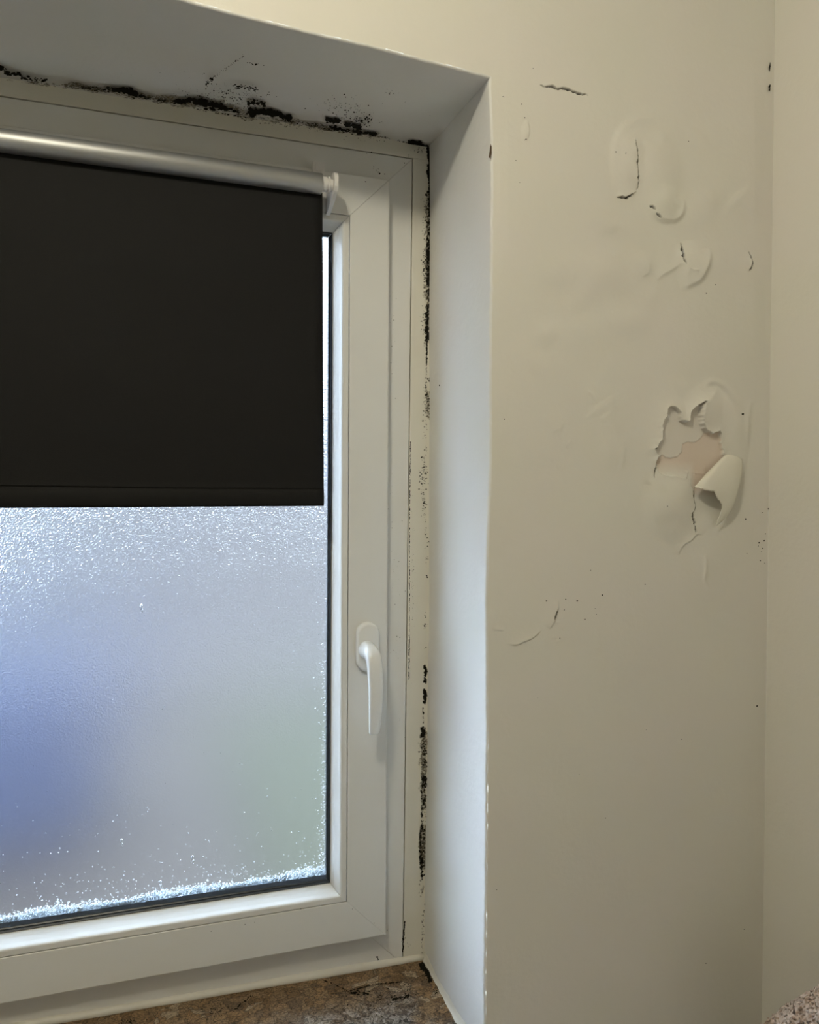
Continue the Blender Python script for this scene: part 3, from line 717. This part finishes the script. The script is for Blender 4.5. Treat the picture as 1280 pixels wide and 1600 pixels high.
# ------------------------------------------------------------------ mould
BUF = {}
def speck_on(key, p0, n, px, py, rx, ry=None, rot=0.0, off=.00025, surf=None, sides=None):
    ry = rx if ry is None else ry; n_ = Vector(n)
    b = BUF.setdefault(key, ([], []))
    k = sides or (6 if max(rx, ry) < 1.6 else 10); ca_, sa_ = math.cos(rot), math.sin(rot); base = len(b[0])
    for i in range(k):
        a = 6.28319*i/k; q = rnd.uniform(.65, 1.25)
        x, y = rx*q*math.cos(a), ry*q*math.sin(a)
        p = on_plane(px + x*ca_ - y*sa_, py + x*sa_ + y*ca_, p0, n) + n_*off
        b[0].append(p)
    b[1].append(tuple(range(base, base + k)))
class Surf:
    def __init__(s, key, p0, n): s.key, s.p0, s.n = key, Vector(p0), Vector(n).normalized()
    def dot(s, px, py, rx, ry=None, rot=0, smear=False):
        k = 1.0 if smear else (.85 if max(rx, ry or 0) < 2 else .72); rx *= k; ry = None if ry is None else ry * k
        kk = 'trimtop' if s.key == 'trim' and py < 246 and px < 664 else s.key
        speck_on(kk + ('_film' if smear else ''), s.p0, s.n, px, py, rx, ry, rot, off=(.00018 if smear else .0003 + rnd.uniform(0, .0001)))
    def streak(s, pts, n, w, r0, r1, elong=1.0, smear=False, bias=1.0):
        seg = [math.hypot(b[0]-a[0], b[1]-a[1]) for a, b in zip(pts, pts[1:])]; tot = sum(seg)
        n = int(n*.7) if smear else n; w *= .8
        for i in range(n):
            t = rnd.random()*tot; j = 0
            while j < len(seg)-1 and t > seg[j]: t -= seg[j]; j += 1
            a, b = pts[j], pts[j+1]; f = t/max(seg[j], 1e-6); rot = math.atan2(b[1]-a[1], b[0]-a[0])
            o = rnd.gauss(0, w); r = r0 + (r1-r0)*rnd.random()**2
            s.dot(a[0]+(b[0]-a[0])*f - math.sin(rot)*o, a[1]+(b[1]-a[1])*f + math.cos(rot)*o, r*elong, r, rot + rnd.gauss(0, .15), smear)
    def cloud(s, cx, cy, sx_, sy_, n, r0, r1, rot=0, smear=False, ry=None):
        for i in range(n):
            x, y = rnd.gauss(0, sx_), rnd.gauss(0, sy_); r = r0 + (r1-r0)*rnd.random()**2.5
            s.dot(cx + x*math.cos(rot) - y*math.sin(rot), cy + x*math.sin(rot) + y*math.cos(rot), r, r if ry is None else r*ry, rot, smear)
# planes: soffit (through its front and back edges), filler strips, right reveal, frame face, sash face
pa, pb, pc = Vector((-.2, YF, float(z_soff(0)) - .0008)), Vector((.39, YF, float(z_soff(0)) - .0008)), Vector((.30, YW, float(z_arris(.30)) + .0012))
nrm = (pb - pa).cross(pc - pa).normalized(); nrm = nrm if nrm.z < 0 else -nrm
SOF = Surf('soffit', pa - Vector((0, 0, .0009)), nrm)
TRM = Surf('trim', (0, YT, 0), (0, -1, 0))
RVR = Surf('reveal', (.3985, 1.0, 1.4), Vector((-1, -.03, 0)))
FRM = Surf('frame', (0, YF - .0001, 0), (0, -1, 0)); SSH = Surf('sash', (0, YS - .0001, 0), (0, -1, 0))
# --- soffit, left to right (its back edge runs from (0,125) to (668,229))
def eb(x): return 124 + x*.1565                    # back edge of the soffit in the photograph
R8 = .17
SOF.streak([(-12,100),(4,107),(14,113)], 30, 2.2, 1.5, 4, 1.6); SOF.streak([(8,114),(32,116)], 26, 1.6, 1.2, 3, 2)
SOF.streak([(30,121),(46,122),(58,125),(72,124)], 34, 2.0, 1, 2.6, 1.8)
SOF.streak([(0,126),(60,130),(120,137)], 40, 2.2, .8, 2.2, 3, True); SOF.cloud(55, 130, 8, 1.6, 12, .5, 1)
SOF.streak([(100,134),(165,141),(225,150),(290,160),(370,174)], 240, 3.4, 1, 3.2, 4, True)
SOF.streak([(128,136),(170,141)], 40, 2.4, .5, 1.4, 3)
SOF.streak([(176,139),(186,140),(200,142),(213,147)], 90, 2.6, 1.5, 4.5, 1.9); SOF.streak([(160,138),(178,139)], 22, 1.3, .8, 1.8, 2.4); SOF.streak([(205,147),(228,151)], 26, 1.2, .8, 2, 2.6)
SOF.streak([(226,152),(262,158)], 36, 1.4, .6, 1.4, 2.5)
SOF.streak([(272,159),(290,157),(303,155.5)], 70, 2.2, 1.2, 3.6, 1.9); SOF.streak([(303,158),(320,162),(338,165),(352,169)], 110, 3.0, 1.5, 4.2, 1.8); SOF.streak([(350,169),(374,175)], 40, 1.4, .8, 2.2, 2.4)
SOF.streak([(300,172),(345,178),(385,184)], 60, 1.8, .6, 1.8, 2)
SOF.cloud(345, 148, 26, 10, 120, .4, 1.3, .15); SOF.cloud(368, 155, 16, 8, 70, .4, 1.5, .1); SOF.cloud(312, 151, 3, 2, 14, .6, 1.6)
SOF.streak([(318,134),(332,121),(345,112),(362,100),(381,87)], 62, 1.5, .4, 1.3); SOF.streak([(322,132),(336,119)], 26, 1.4, .7, 1.7)
SOF.streak([(365,136),(380,135),(403,140)], 50, 2.0, .5, 1.5, 2); SOF.streak([(386,98),(400,100),(414,102)], 12, 1, .5, 1.2, 1.6)
SOF.cloud(290, 140, 10, 5, 10, .5, 1.0); SOF.cloud(300, 110, 60, 20, 12, .3, .8)
SOF.streak([(386,160),(400,161),(414,162)], 44, 2.2, 1.0, 2.8, 1.7); SOF.cloud(396, 150, 14, 5, 40, .4, 1.2)
SOF.streak([(392,175),(408,173),(425,176),(440,180),(455,184)], 150, 2.8, 1.6, 4.2, 1.8); SOF.streak([(384,177),(396,177)], 18, 1.0, .8, 1.8, 2)
SOF.streak([(372,180),(440,189),(500,198),(590,212)], 160, 2.6, .8, 2.6, 3.2, True)
SOF.streak([(440,186),(480,193),(520,201)], 90, 2.6, .4, 1.4, 1.8); SOF.streak([(480,194),(510,199)], 60, 3, .8, 2.2, 2, True)
SOF.streak([(510,186),(520,187.5),(531,190)], 60, 2.1, 1.5, 3.6, 1.6); SOF.streak([(539,194),(552,196),(564,199)], 56, 1.8, 1, 3, 1.9)
SOF.streak([(514,198),(540,203),(566,207),(586,210)], 120, 2.4, .8, 2.4, 2.2); SOF.streak([(572,207),(588,209)], 30, 1.8, 1, 2.6, 1.7)
SOF.cloud(553, 180, 16, 11, 110, .4, 1.6, .35); SOF.cloud(567, 190, 9, 5, 60, .6, 2.0, .3); SOF.cloud(530, 165, 16, 8, 30, .5, 1.6, .2); SOF.cloud(540, 172, 22, 12, 40, .3, 1.0)
SOF.cloud(610, 144, 6, 3, 6, .6, 1.3); SOF.cloud(640, 155, 40, 14, 8, .4, .9)
SOF.streak([(592,213),(610,216)], 16, .9, .5, 1.2, 1.8); SOF.streak([(618,219),(640,224)], 18, 1.0, .5, 1.1, 1.8)
SOF.streak([(639,221.5),(650,224),(660,227),(670,230)], 110, 1.9, 1.2, 3.0, 1.7)
# --- filler strip above and right of the frame
TRM.cloud(655, 235, 7, 2.6, 26, .4, 1.2); TRM.cloud(580, 219, 30, 2, 16, .4, 1.0); TRM.cloud(470, 200, 50, 2, 24, .4, 1.0, .15); TRM.streak([(378,186),(470,199)], 40, 1.6, .6, 1.6, 2, True)
def vline(y0, y1, x0, x1, n, w, r0, r1, el=1.8, smear=False): TRM.streak([(x0, y0), (x1, y1)], n, w, r0, r1, el, smear)
vline(231, 248, 669, 671, 60, 1.6, .8, 2.6); vline(247, 262, 671, 670.5, 30, 1.0, .6, 1.6)
vline(258, 278, 671, 672, 50, 2.0, .8, 2.6); vline(256, 282, 672, 672, 30, 3, .8, 2.2, 2, True); vline(276, 318, 671.5, 671, 60, 1.0, .6, 1.5)
vline(300, 470, 671, 669.5, 210, 2.0, .4, 2.2); vline(360, 470, 670, 669, 40, 1.5, .8, 2.8); vline(300, 470, 670, 668, 520, 2.6, .8, 2.4, 2.2, True)
for y0, y1, n in ((315, 345, 50), (345, 372, 60), (385, 425, 90), (405, 445, 80)):
    TRM.cloud(666, (y0+y1)/2, 3.2, (y1-y0)/3, n, .4, 1.3)
TRM.cloud(669, 395, 1.6, 4, 20, 1.2, 3); TRM.cloud(669.5, 405, 1.5, 4, 16, 1.2, 3); TRM.cloud(668.5, 432, 1.6, 9, 40, 1, 2.8)
vline(476, 532, 668.5, 668, 130, 2.0, .5, 2.5); vline(250, 300, 671, 671.5, 60, 1.2, .6, 2.2); TRM.cloud(665, 508, 3, 13, 80, .4, 1.2); vline(476, 540, 668, 667, 100, 2.2, .8, 2.2, 2.2, True)
vline(530, 570, 667, 666.5, 70, .7, .5, 1.5, 2.5); vline(535, 600, 673, 673, 26, .5, .3, .8, 3); vline(570, 600, 667, 666, 20, .8, .4, 1)
TRM.cloud(672, 592, 1.2, 2.5, 14, .8, 2); TRM.cloud(664, 605, 1.6, 3, 14, .5, 1.4); TRM.cloud(667, 630, 3, 12, 110, .4, 1.7); vline(610, 652, 668, 669, 60, 1.4, .6, 1.8, 2, True); vline(600, 645, 674, 675, 24, .8, .4, 1.1, 2)
for x, y, sx_, sy_, n in ((666,668,2,3,5),(664,680,2,4,8),(666,702,2,5,14),(661,718,2,5,12),(665,733,2,4,16),(660,750,3,9,40),(663,745,2,8,24),(663,787,2,6,34),(661,772,2,6,12),(663,805,1.4,2,5),(664,814,1,1.5,4),(665,830,2,6,8),(667,850,3,8,12),(667,874,1.2,4,12),(667,901,1,1.5,6),(664,962,1,7,6),(664,978,1.4,2.6,10),(666,1012,1.2,1,4)):
    TRM.cloud(x, y, sx_, sy_, n, .4, 1.5)
vline(790, 860, 672.5, 673.5, 20, .4, .3, .7, 3); vline(660, 720, 676, 676.5, 18, .5, .3, .8, 3)
TRM.streak([(664,1040),(666,1050),(664,1058),(664,1067)], 60, 1.4, .8, 2.6, 1.7); TRM.streak([(663.5,1077),(664.5,1085),(663,1099)], 60, 1.3, 1, 2.8, 1.7)
vline(1105, 1132, 661, 661, 16, .8, .5, 1.3); TRM.streak([(660,1136),(661,1145),(659,1152)], 44, 1.6, 1, 2.8, 1.5); TRM.cloud(662, 1165, 3, 10, 44, .5, 1.6)
vline(1140, 1265, 662, 662, 260, 2.8, 1, 3.0, 2.2, True); vline(1212, 1262, 662.5, 662, 60, 3.0, .6, 2.4); vline(1165, 1200, 663, 664, 40, 2, .5, 1.6)
vline(1212, 1230, 663, 663, 34, 3.0, 1, 2.6); vline(1262, 1300, 659, 658.5, 36, 1.2, .5, 1.8); TRM.cloud(663, 1280, 2, 10, 18, .5, 1.3)
vline(1292, 1356, 661, 661, 300, 3.0, 1, 3.2, 2.2, True); vline(1296, 1352, 660.5, 661, 50, 3.2, .5, 1.7); vline(1340, 1376, 660, 659, 50, 1.8, .7, 2.4); vline(1296, 1350, 657.5, 656.5, 60, .8, .7, 1.9)
vline(1376, 1400, 658, 658, 20, 2, .8, 2, 2, True); vline(1390, 1418, 667, 665, 20, .6, .4, 1.2, 2.4); vline(1420, 1500, 662, 658, 50, 1.1, .3, .9, 2)
TRM.cloud(642, 1478, 3, 4, 5, .4, .9); TRM.cloud(645, 870, 1.6, 40, 22, .3, .9); TRM.cloud(646, 930, 1.6, 25, 14, .3, .9)
# soot in the joint between frame and strip
FRM.streak([(641.5,690),(640,800),(640,900),(639.5,1000)], 240, .35, .3, .9, 3); FRM.streak([(639.5,1000),(639,1062)], 90, .35, .5, 1.2, 3); FRM.streak([(632,1440),(629.5,1486)], 60, .5, .5, 1.4, 2.5)
FRM.cloud(629, 1468, 1.5, 3, 14, .5, 1.6); FRM.cloud(625, 980, 8, 110, 26, .3, .8); FRM.cloud(613, 520, 2.5, 60, 18, .3, .9); FRM.cloud(612, 780, 2, 80, 12, .3, .8); FRM.cloud(640, 247, 2, 2, 4, .4, .8)
for x, y, r in ((580.5,238,1.3),(573,240,.7),(584,260,.8),(593,271.5,2.1),(601,272,1.0),(583,263,.6),(588,267,.5),(591,264,.6),(632,255,1.2)): FRM.dot(x, y, r)
FRM.streak([(583,260),(588,266),(593,270)], 10, .4, .3, .6); SSH.dot(571, 284, 1.0)
FRM.streak([(589,1494),(591,1500),(592,1505)], 16, .7, .5, 1.2)
for x, y in ((470,1420),(398,1441),(383,1444),(330,1455),(605,1453),(551,1420),(585,1442)): SSH.dot(x, y, .8)
# right reveal
for x, y, a, b in ((687,602,.9,1.4),(711,597,.5,1.6),(683,1346,.8,6),(684,1381,.6,3),(735,243,.9,1.5),(733,246,.6,.6)): RVR.dot(x, y, a, b)
RVR.cloud(762, 250, 2.5, 2, 8, .4, 1.0)
# corner of the sill, and dark pits and veins of the stone
SIL = Surf('sill', (.385, YF, zsill(.385) + .0002), Vector((-(ZR - ZL)/.468, 0, 1)))
SIL.streak([(657,1506),(664,1514),(668,1522),(673,1534)], 120, 2.2, .8, 3.0, 1.4); SIL.cloud(662, 1510, 4, 4, 30, .5, 1.8); SIL.streak([(650,1527),(672,1523)], 16, .6, .4, 1.2, 2); SIL.cloud(680, 1552, 2, 4, 14, .6, 2.0)
VEI = Surf('vein', SIL.p0, SIL.n)
VEI.streak([(505,1532),(520,1537),(544,1549),(560,1545),(586,1538),(625,1535)], 110, .5, .5, 1.1, 3); VEI.streak([(368,1577),(376,1569),(384,1564),(392,1557)], 22, .8, .8, 2.0)
VEI.cloud(205, 1596, 10, 1.6, 30, .6, 2.0); VEI.cloud(335, 1580, 16, 7, 70, .5, 2.2, ry=.5); VEI.cloud(600, 1566, 30, 10, 130, .5, 2.2, -.25, ry=.5); VEI.cloud(450, 1572, 60, 12, 60, .4, 1.3, -.2, ry=.6); VEI.streak([(612,1562),(640,1556)], 34, 1.6, .8, 2.4, 1.8); VEI.streak([(548,1551),(575,1553)], 30, 1.6, .8, 2.2, 1.8)
# nearby wall specks
def wall_specks(lst):
    for x, y, r in lst:
        h = wall_height(x, y); speck_on('wall', (0, YW - h - .0004, 0), (0, -1, 0), x, y, r, off=.0003)
wall_specks([(833,107,.7),(787,151,1.0),(785,151,.6),(815,163,1.0),(820,184,.9),(822,218,1.1),(820,219,.7),(806,251,.8),(812,285,.7),(962.5,237.5,1.1),(978,239.5,1.0),(1076,221,.9),(1161,647,1.9),(1165,811,1.2),(1186,848,1.4),(1194,845,1.3),(1192,857,1.2),(1196,834,.9),(1188,876,1.0),(1195,880,.9),(1190,862,.7),(1185,853,.6),(1191,801,.8),(1167,865,.7),(1008,913,1.0),(1043,791,.8),(854,939,1.1),(884,936.5,1.1),(902,939,1.5),(941,930,1.2),(914,968,1.2),(932,960,.8),(930,951,.7),(881.5,953,.9),(923,891,.7),(875,997,.9),(1203.5,776,.9),(1201,795,1.2),(788,655,.9),(1118,445,1.0),(1104,458,1.1),(1103,1505,.9),(1065,1155,.7),(1010,1140,.6),(1183,1103,1.2),(776,1390,.8),(1163,1452,.8),(946,1278,.8),(905,1210,.5),(840,1090,.5)])
def bars(key, lst):
    for x0, y0, x1, y1, w in lst:
        n_ = 14
        for i in range(n_):
            t = i/(n_-1); speck_on(key, (0, YW - .0012, 0), (0, -1, 0), x0+(x1-x0)*t, y0+(y1-y0)*t, w*(.5+.6*math.sin(t*3.14)), w*1.3, off=.0003)
bars('wall', [(1203.5,99,1202,111,1.1),(1203.5,133,1201.5,137,1.2),(1203,138,1202,142,1.0)])
PAR = {'soffit': soffit, 'sill': sill, 'vein': sill, 'trim': trim_right, 'trimtop': trim_top, 'reveal': reveal_right, 'wall': wall_back, 'frame': frame[1], 'sash': sash[0]}
for key, (v_, f_) in BUF.items():
    root = key.replace('_film', ''); par = PAR[root]
    film = key.endswith('_film')
    o = from_data('stone_vein' if key == 'vein' else 'mould_film' if film else 'mould', [tuple(p) for p in v_], f_, M_SMEAR if film else M_MOULD)
    o.parent = par; o.matrix_parent_inverse = Matrix.Identity(4)
    if par.parent is win: o.matrix_parent_inverse = Matrix.Translation(-Vector(win.location)) if False else Matrix.Identity(4)
    tag(o, 'dark veins and pits in the stone' if key == 'vein' else 'brown mould film' if film else 'black mould specks', kind='stuff')

# chip at the reveal's edge
def chip():
    pts = [(766.5,224),(768.5,229),(768.3,240),(766,247),(763.8,246),(765.2,236)]
    v_ = [at_y(x, y, YW - .0004) for x, y in pts] + [at_y(x, y, YW + .002) for x, y in pts]
    f_ = [tuple(range(6)), tuple(range(11, 5, -1))] + [(i, 6+i, 6+(i+1) % 6, (i+1) % 6) for i in range(6)]
    return from_data('chip', v_, f_, simple('bare_render', (0.09, 0.055, 0.035), .9, bump=.001, bscale=600), wall_back)
chip()

# ------------------------------------------------------------------ roller blind
AX = Vector((0, 1.0435, 1.9262)); TR = .0136
bl = empty('roller_blind', (XC, YS, AX.z)); tag(bl, 'black roller blind on a silver tube clipped over the window sash, half lowered', 'blind')
tx1 = .2202; tx0 = mir(tx1)
bm = bmesh.new(); lathe(bm, (tx0, AX.y, AX.z), (1, 0, 0), [(0, TR*.8), (0, TR*.97), (.0006, TR), (tx1 - tx0 - .0006, TR), (tx1 - tx0, TR*.97), (tx1 - tx0, TR*.8)], 56)
bmesh.ops.recalc_face_normals(bm, faces=bm.faces[:]); keep(from_bm('roller_tube', bm, M_TUBE, None, True), bl)
bl.children[0].modifiers.new('e', 'EDGE_SPLIT').split_angle = math.radians(40); bl.children[0]['label'] = 'silver tube'
# fabric: leaves the back of the tube and hangs; the hem is a pocket round a flat bar
fy = AX.y + .006; ztop, zhem, zbot = AX.z - TR + .0006, 1.5150, 1.4905
def fab_x(z): return np.interp(z, [zbot, ztop], [.2268, .2232])
gzv = np.concatenate([np.linspace(ztop + .004, zhem, 40), np.linspace(zhem, zbot, 8)[1:]])
nxs = 60; P = []
for z in gzv:
    x1 = float(fab_x(z)); xx = np.linspace(mir(x1), x1, nxs)
    yo = fy + .0007*np.sin(xx*9 + 1)*np.clip((ztop - z)/.2, 0, 1) + .0005*np.sin(z*30 + xx*5)*np.clip((ztop - z)/.1, 0, 1)
    if z < zhem: yo = yo - .0022*np.sin(np.clip((zhem - z)/(zhem - zbot), 0, 1)*math.pi)**.6
    zz = np.full_like(xx, z) + (0.0075*(xx - .2268)/.4 if False else -.0035*np.clip((.2268 - xx)/.4, 0, 1)*np.clip((ztop - z)/.4, 0, 1))
    P.append(np.stack([xx, yo, zz], -1))
fab = sheet('blind_fabric', np.array(P), M_FAB, None, smooth=True); keep(fab, bl)
so = fab.modifiers.new('thick', 'SOLIDIFY'); so.thickness = .0008; so.offset = 1
bm = bmesh.new(); box(bm, (mir(.2262), fy + .0012, zbot + .003), (.2262, fy + .0042, zhem - .003))
keep(from_bm('hem_bar', bm, M_FAB), bl)
hs = bmesh.new(); box(hs, (mir(.2264), fy - .0011, zhem - .0003), (.2264, fy - .0002, zhem + .0004)); keep(from_bm('hem_seam', hs, M_FAB), bl)
for s_ in (1, -1):
    X_ = lambda x: x if s_ > 0 else mir(x)
    bm = bmesh.new(); lathe(bm, (X_(tx1), AX.y, AX.z), (s_, 0, 0), [(0, .0098), (.0070, .0098), (.0070, .0080), (.0090, .0080), (.0090, .0104), (.0110, .0104), (.0110, .0080), (.0150, .0080)], 32)
    bmesh.ops.recalc_face_normals(bm, faces=bm.faces[:]); pl = keep(from_bm('end_plug', bm, M_CLIP), bl); pl['label'] = 'white plastic end plug'
    # bracket cheek: rounded arm round the pin, running back to the sash
    out = []
    for k in range(15):
        a = math.radians(70 + k*13.5); out.append((AX.y + .0155*math.cos(a), AX.z + .0155*math.sin(a) + .001))
    out += [(AX.y + .004, AX.z - .0175), (YS - .004, AX.z - .0265), (YS - .0004, AX.z - .0265), (YS - .0004, AX.z + .010), (AX.y + .016, AX.z + .0135)]
    bm = bmesh.new(); x0_, x1_ = X_(.2355), X_(.2408)
    a_ = [bm.verts.new((x0_, y, z)) for y, z in out]; b_ = [bm.verts.new((x1_, y, z)) for y, z in out]
    bm.faces.new(a_); bm.faces.new(b_[::-1])
    for i in range(len(out)): j = (i+1) % len(out); bm.faces.new((a_[i], b_[i], b_[j], a_[j]))
    bmesh.ops.recalc_face_normals(bm, faces=bm.faces[:]); br = keep(from_bm('bracket', bm, M_CLIP), bl); br['label'] = 'white plastic bracket'
    # flat strap hooked over the top of the sash
    bm = bmesh.new(); xa_, xb_ = sorted((X_(.2165), X_(.2335)))
    box(bm, (xa_, YS - .0026, AX.z - .024), (xb_, YS - .0004, sz1 + .0095)); box(bm, (xa_ + .004, YS - .0036, sz1 - .004), (xb_ - .004, YS - .0026, sz1 + .0065))
    hk = keep(from_bm('hook', bm, M_CLIP), bl); hk['label'] = 'white plastic hook'

# ------------------------------------------------------------------ towel on a rail, bottom right corner
def towel_mat():
    m, nt, b = mat_new('pink_terry'); L = nt.links.new
    tc = N(nt, 'ShaderNodeTexCoord'); n1 = N(nt, 'ShaderNodeTexNoise', Scale=160.0, Detail=4.0); L(tc.outputs['Object'], n1.inputs['Vector'])
    n2 = N(nt, 'ShaderNodeTexNoise', Scale=26.0, Detail=3.0); L(tc.outputs['Object'], n2.inputs['Vector'])
    cr = N(nt, 'ShaderNodeValToRGB'); e = cr.color_ramp; e.elements[0].position = .33; e.elements[0].color = (.42, .29, .22, 1); e.elements[1].position = .52; e.elements[1].color = (.84, .71, .66, 1)
    L(n1.outputs['Fac'], cr.inputs[0])
    mx = N(nt, 'ShaderNodeMix', data_type='RGBA', blend_type='MULTIPLY'); mx.inputs[0].default_value = .6
    c2 = N(nt, 'ShaderNodeValToRGB'); c2.color_ramp.elements[0].position = .42; c2.color_ramp.elements[0].color = (.72, .60, .47, 1); c2.color_ramp.elements[1].position = .56; c2.color_ramp.elements[1].color = (1, 1, 1, 1)
    L(n2.outputs['Fac'], c2.inputs[0]); L(cr.outputs[0], mx.inputs[6]); L(c2.outputs[0], mx.inputs[7]); L(mx.outputs[2], b.inputs['Base Color'])
    b.inputs['Roughness'].default_value = .95; b.inputs['Specular IOR Level'].default_value = .1; b.inputs['Sheen Weight'].default_value = .3
    return m
M_TOWEL = towel_mat()
rail = empty('towel_rail', (X_CO, .16, .965)); tag(rail, 'steel rail on the side wall hidden under the pink towel', 'rail')
bm = bmesh.new(); cyl(bm, (.735, .15, .965), (.735, .60, .965), .008); keep(from_bm('rail_bar', bm, M_STEEL, None), rail)
for y in (.16,):
    bm = bmesh.new(); cyl(bm, (X_CO, y, .965), (.735, y, .965), .007); keep(from_bm('rail_post', bm, M_STEEL, None), rail)
def towel():
    nu, nv = 360, 300; vs = np.zeros((nv, nu, 3)); y0, y1 = .20, float(on_plane(1140, 1653, (.712, 0, 0), (1, 0, 0)).y); ztop = 1.06; zlow = .62
    s = np.linspace(0, 1, nv); v_ = np.linspace(-1, 1, nu)
    ks = [on_plane(px, py, (.712, 0, 0), (1, 0, 0)) for px, py in ((1138,1655),(1160,1630),(1185,1601),(1215,1575),(1248,1554),(1282,1536),(1335,1513),(1420,1490))]
    ky = [k_.y for k_ in ks]; kz = [k_.z for k_ in ks]; o_ = np.argsort(ky); ky = np.array(ky)[o_]; kz = np.array(kz)[o_]
    # cross-section: an upside-down U over the rail; the far end slopes off in a soft shoulder
    for i, t in enumerate(s):
        y = y0 + (y1 - y0)*t; d = (y1 - y)/.19; sh = (1 - max(0, 1 - d)**2.0)
        zt = min(ztop, float(np.interp(y, ky, kz))); hw = .052*(.35 + .65*min(1, d*1.6)**.5)
        a = v_*math.pi/2*1.0
        for j, q in enumerate(v_):
            if abs(q) < .4:
                an = q/.4*math.pi/2; x = math.sin(an)*hw; z = zt - hw + math.cos(an)*hw
            else:
                x = math.copysign(hw, q); z = zt - hw - (abs(q) - .4)/.6*(zt - hw - zlow)
            vs[i, j] = (.735 + x, y, z)
    r = np.random.default_rng(9)
    vs += r.normal(0, .0011, vs.shape)
    k = r.random(vs.shape[:2]) < .12; vs[k] += r.normal(0, .0016, (k.sum(), 3))
    return sheet('towel', vs, M_TOWEL, None, flip=True, smooth=True)
tw = towel(); tag(tw, 'fluffy pink terry towel draped at the bottom right corner', 'towel')

# ------------------------------------------------------------------ ceiling lamp
lampr = empty('ceiling_lamp', (LAMP_POS.x, LAMP_POS.y, Z_CEIL)); tag(lampr, 'round white ceiling lamp above the picture', 'lamp')
bm = bmesh.new(); lathe(bm, (LAMP_POS.x, LAMP_POS.y, Z_CEIL), (0, 0, -1), [(0, .10), (.012, .10), (.018, .094), (.018, .05)], 40); bmesh.ops.recalc_face_normals(bm, faces=bm.faces[:])
keep(from_bm('lamp_base', bm, M_CLIP), lampr)
ld = bpy.data.lights.new('lamp_light', 'POINT'); ld.energy = LAMP_POWER; ld.color = LAMP_COLOR; ld.shadow_soft_size = LAMP_RADIUS
lo = bpy.data.objects.new('lamp_light', ld); lo.location = LAMP_POS - Vector((0, 0, .06)); COL.objects.link(lo); keep(lo, lampr); lo.location = LAMP_POS - Vector((0, 0, .06))

# ------------------------------------------------------------------ outdoors, seen blurred through the pane
M_PAVE = simple('grey_paving', (0.0225, 0.014, 0.0078), .8, noise=.2, nscale=3)
M_LAWN = simple('lawn_green', (0.0175, 0.0165, 0.003), .9, noise=.25, nscale=20)
M_BLUE = simple('blue_plastic', (0.030, 0.036, 0.070), .6)
M_WHITE = simple('white_render', (0.115, 0.098, 0.095), .8)
M_BRICK = simple('brown_brick', (0.032, 0.024, 0.0185), .85, noise=.2, nscale=4)
M_HEDGE = simple('hedge_leaf', (0.030, 0.025, 0.012), .8, noise=.4, nscale=40)
M_TILE = simple('grey_roof_tile', (0.20, 0.18, 0.17), .8)
gr = box_obj('ground', (-14, YO, -.12), (16, 22, -.02), M_PAVE); tag(gr, 'grey brown paving outside the misted window', 'paving', kind='structure')
lw = box_obj('lawn', (.42, 2.6, -.02), (3.6, 6.4, .015), M_LAWN); tag(lw, 'green lawn patch blurred behind the misted glass', 'lawn', kind='stuff')
bn = empty('wheelie_bin', (-.78, 3.9, -.02)); tag(bn, 'blurred blue bin seen through the misted glass', 'bin')
bm = bmesh.new(); tube_rings(bm, [[(x*s_, y*s_, z) for x, y in ((-.62,-.4),(.62,-.4),(.62,.4),(-.62,.4))] for z, s_ in ((.06, .86), (.80, 1.0), (.82, 1.03), (.84, 1.03))]); from_bm('bin_body', bm, M_BLUE, bn)
bm = bmesh.new(); tube_rings(bm, [[(x*s_, y*s_, z) for x, y in ((-.64,-.42),(.64,-.42),(.64,.42),(-.64,.42))] for z, s_ in ((.84, 1.0), (.87, 1.0), (.92, .85))]); from_bm('bin_lid', bm, M_BLUE, bn)
for x in (-.55, .55):
    bm = bmesh.new(); cyl(bm, (x - .03, .36, .09), (x + .03, .36, .09), .09, 20); from_bm('bin_wheel', bm, M_GASKET, bn)
gw = empty('garden_wall', (1.0, 7.4, -.02)); tag(gw, 'pale rendered garden wall blurred behind the glass', 'wall')
bm = bmesh.new(); box(bm, (-1.6, 0, 0), (3.2, .2, 1.0)); from_bm('wall_body', bm, M_WHITE, gw)
bm = bmesh.new(); box(bm, (-1.65, -.04, 1.0), (3.25, .24, 1.06)); from_bm('wall_coping', bm, M_WHITE, gw)
def hedge():
    bm = bmesh.new(); bmesh.ops.create_icosphere(bm, subdivisions=5, radius=1)
    r = np.random.default_rng(2)
    for v_ in bm.verts:
        c = v_.co; q = 1 + .12*math.sin(c.x*9 + c.z*7) + r.uniform(-.06, .06); v_.co = Vector((c.x*1.5*q, c.y*.6*q, max(-.95, c.z)*.95*q + .9))
    return from_bm('hedge', bm, M_HEDGE)
hg = hedge(); hg.location = (-2.1, 7.0, -.02); tag(hg, 'olive hedge blurred at the left behind the glass', 'hedge')
hs_ = empty('street_house', (3.2, 12, -.02)); tag(hs_, 'brown brick house far behind the misted window', 'house')
bm = bmesh.new(); box(bm, (-7.5, 0, 0), (10, 5, 3.9)); from_bm('house_wall', bm, M_BRICK, hs_)
bm = bmesh.new(); tube_rings(bm, [[(x, -.4, 3.9), (x, 5.4, 3.9), (x, 2.5, 5.6)] for x in (-7.8, 10.3)]); bmesh.ops.recalc_face_normals(bm, faces=bm.faces[:]); from_bm('house_roof', bm, M_TILE, hs_)
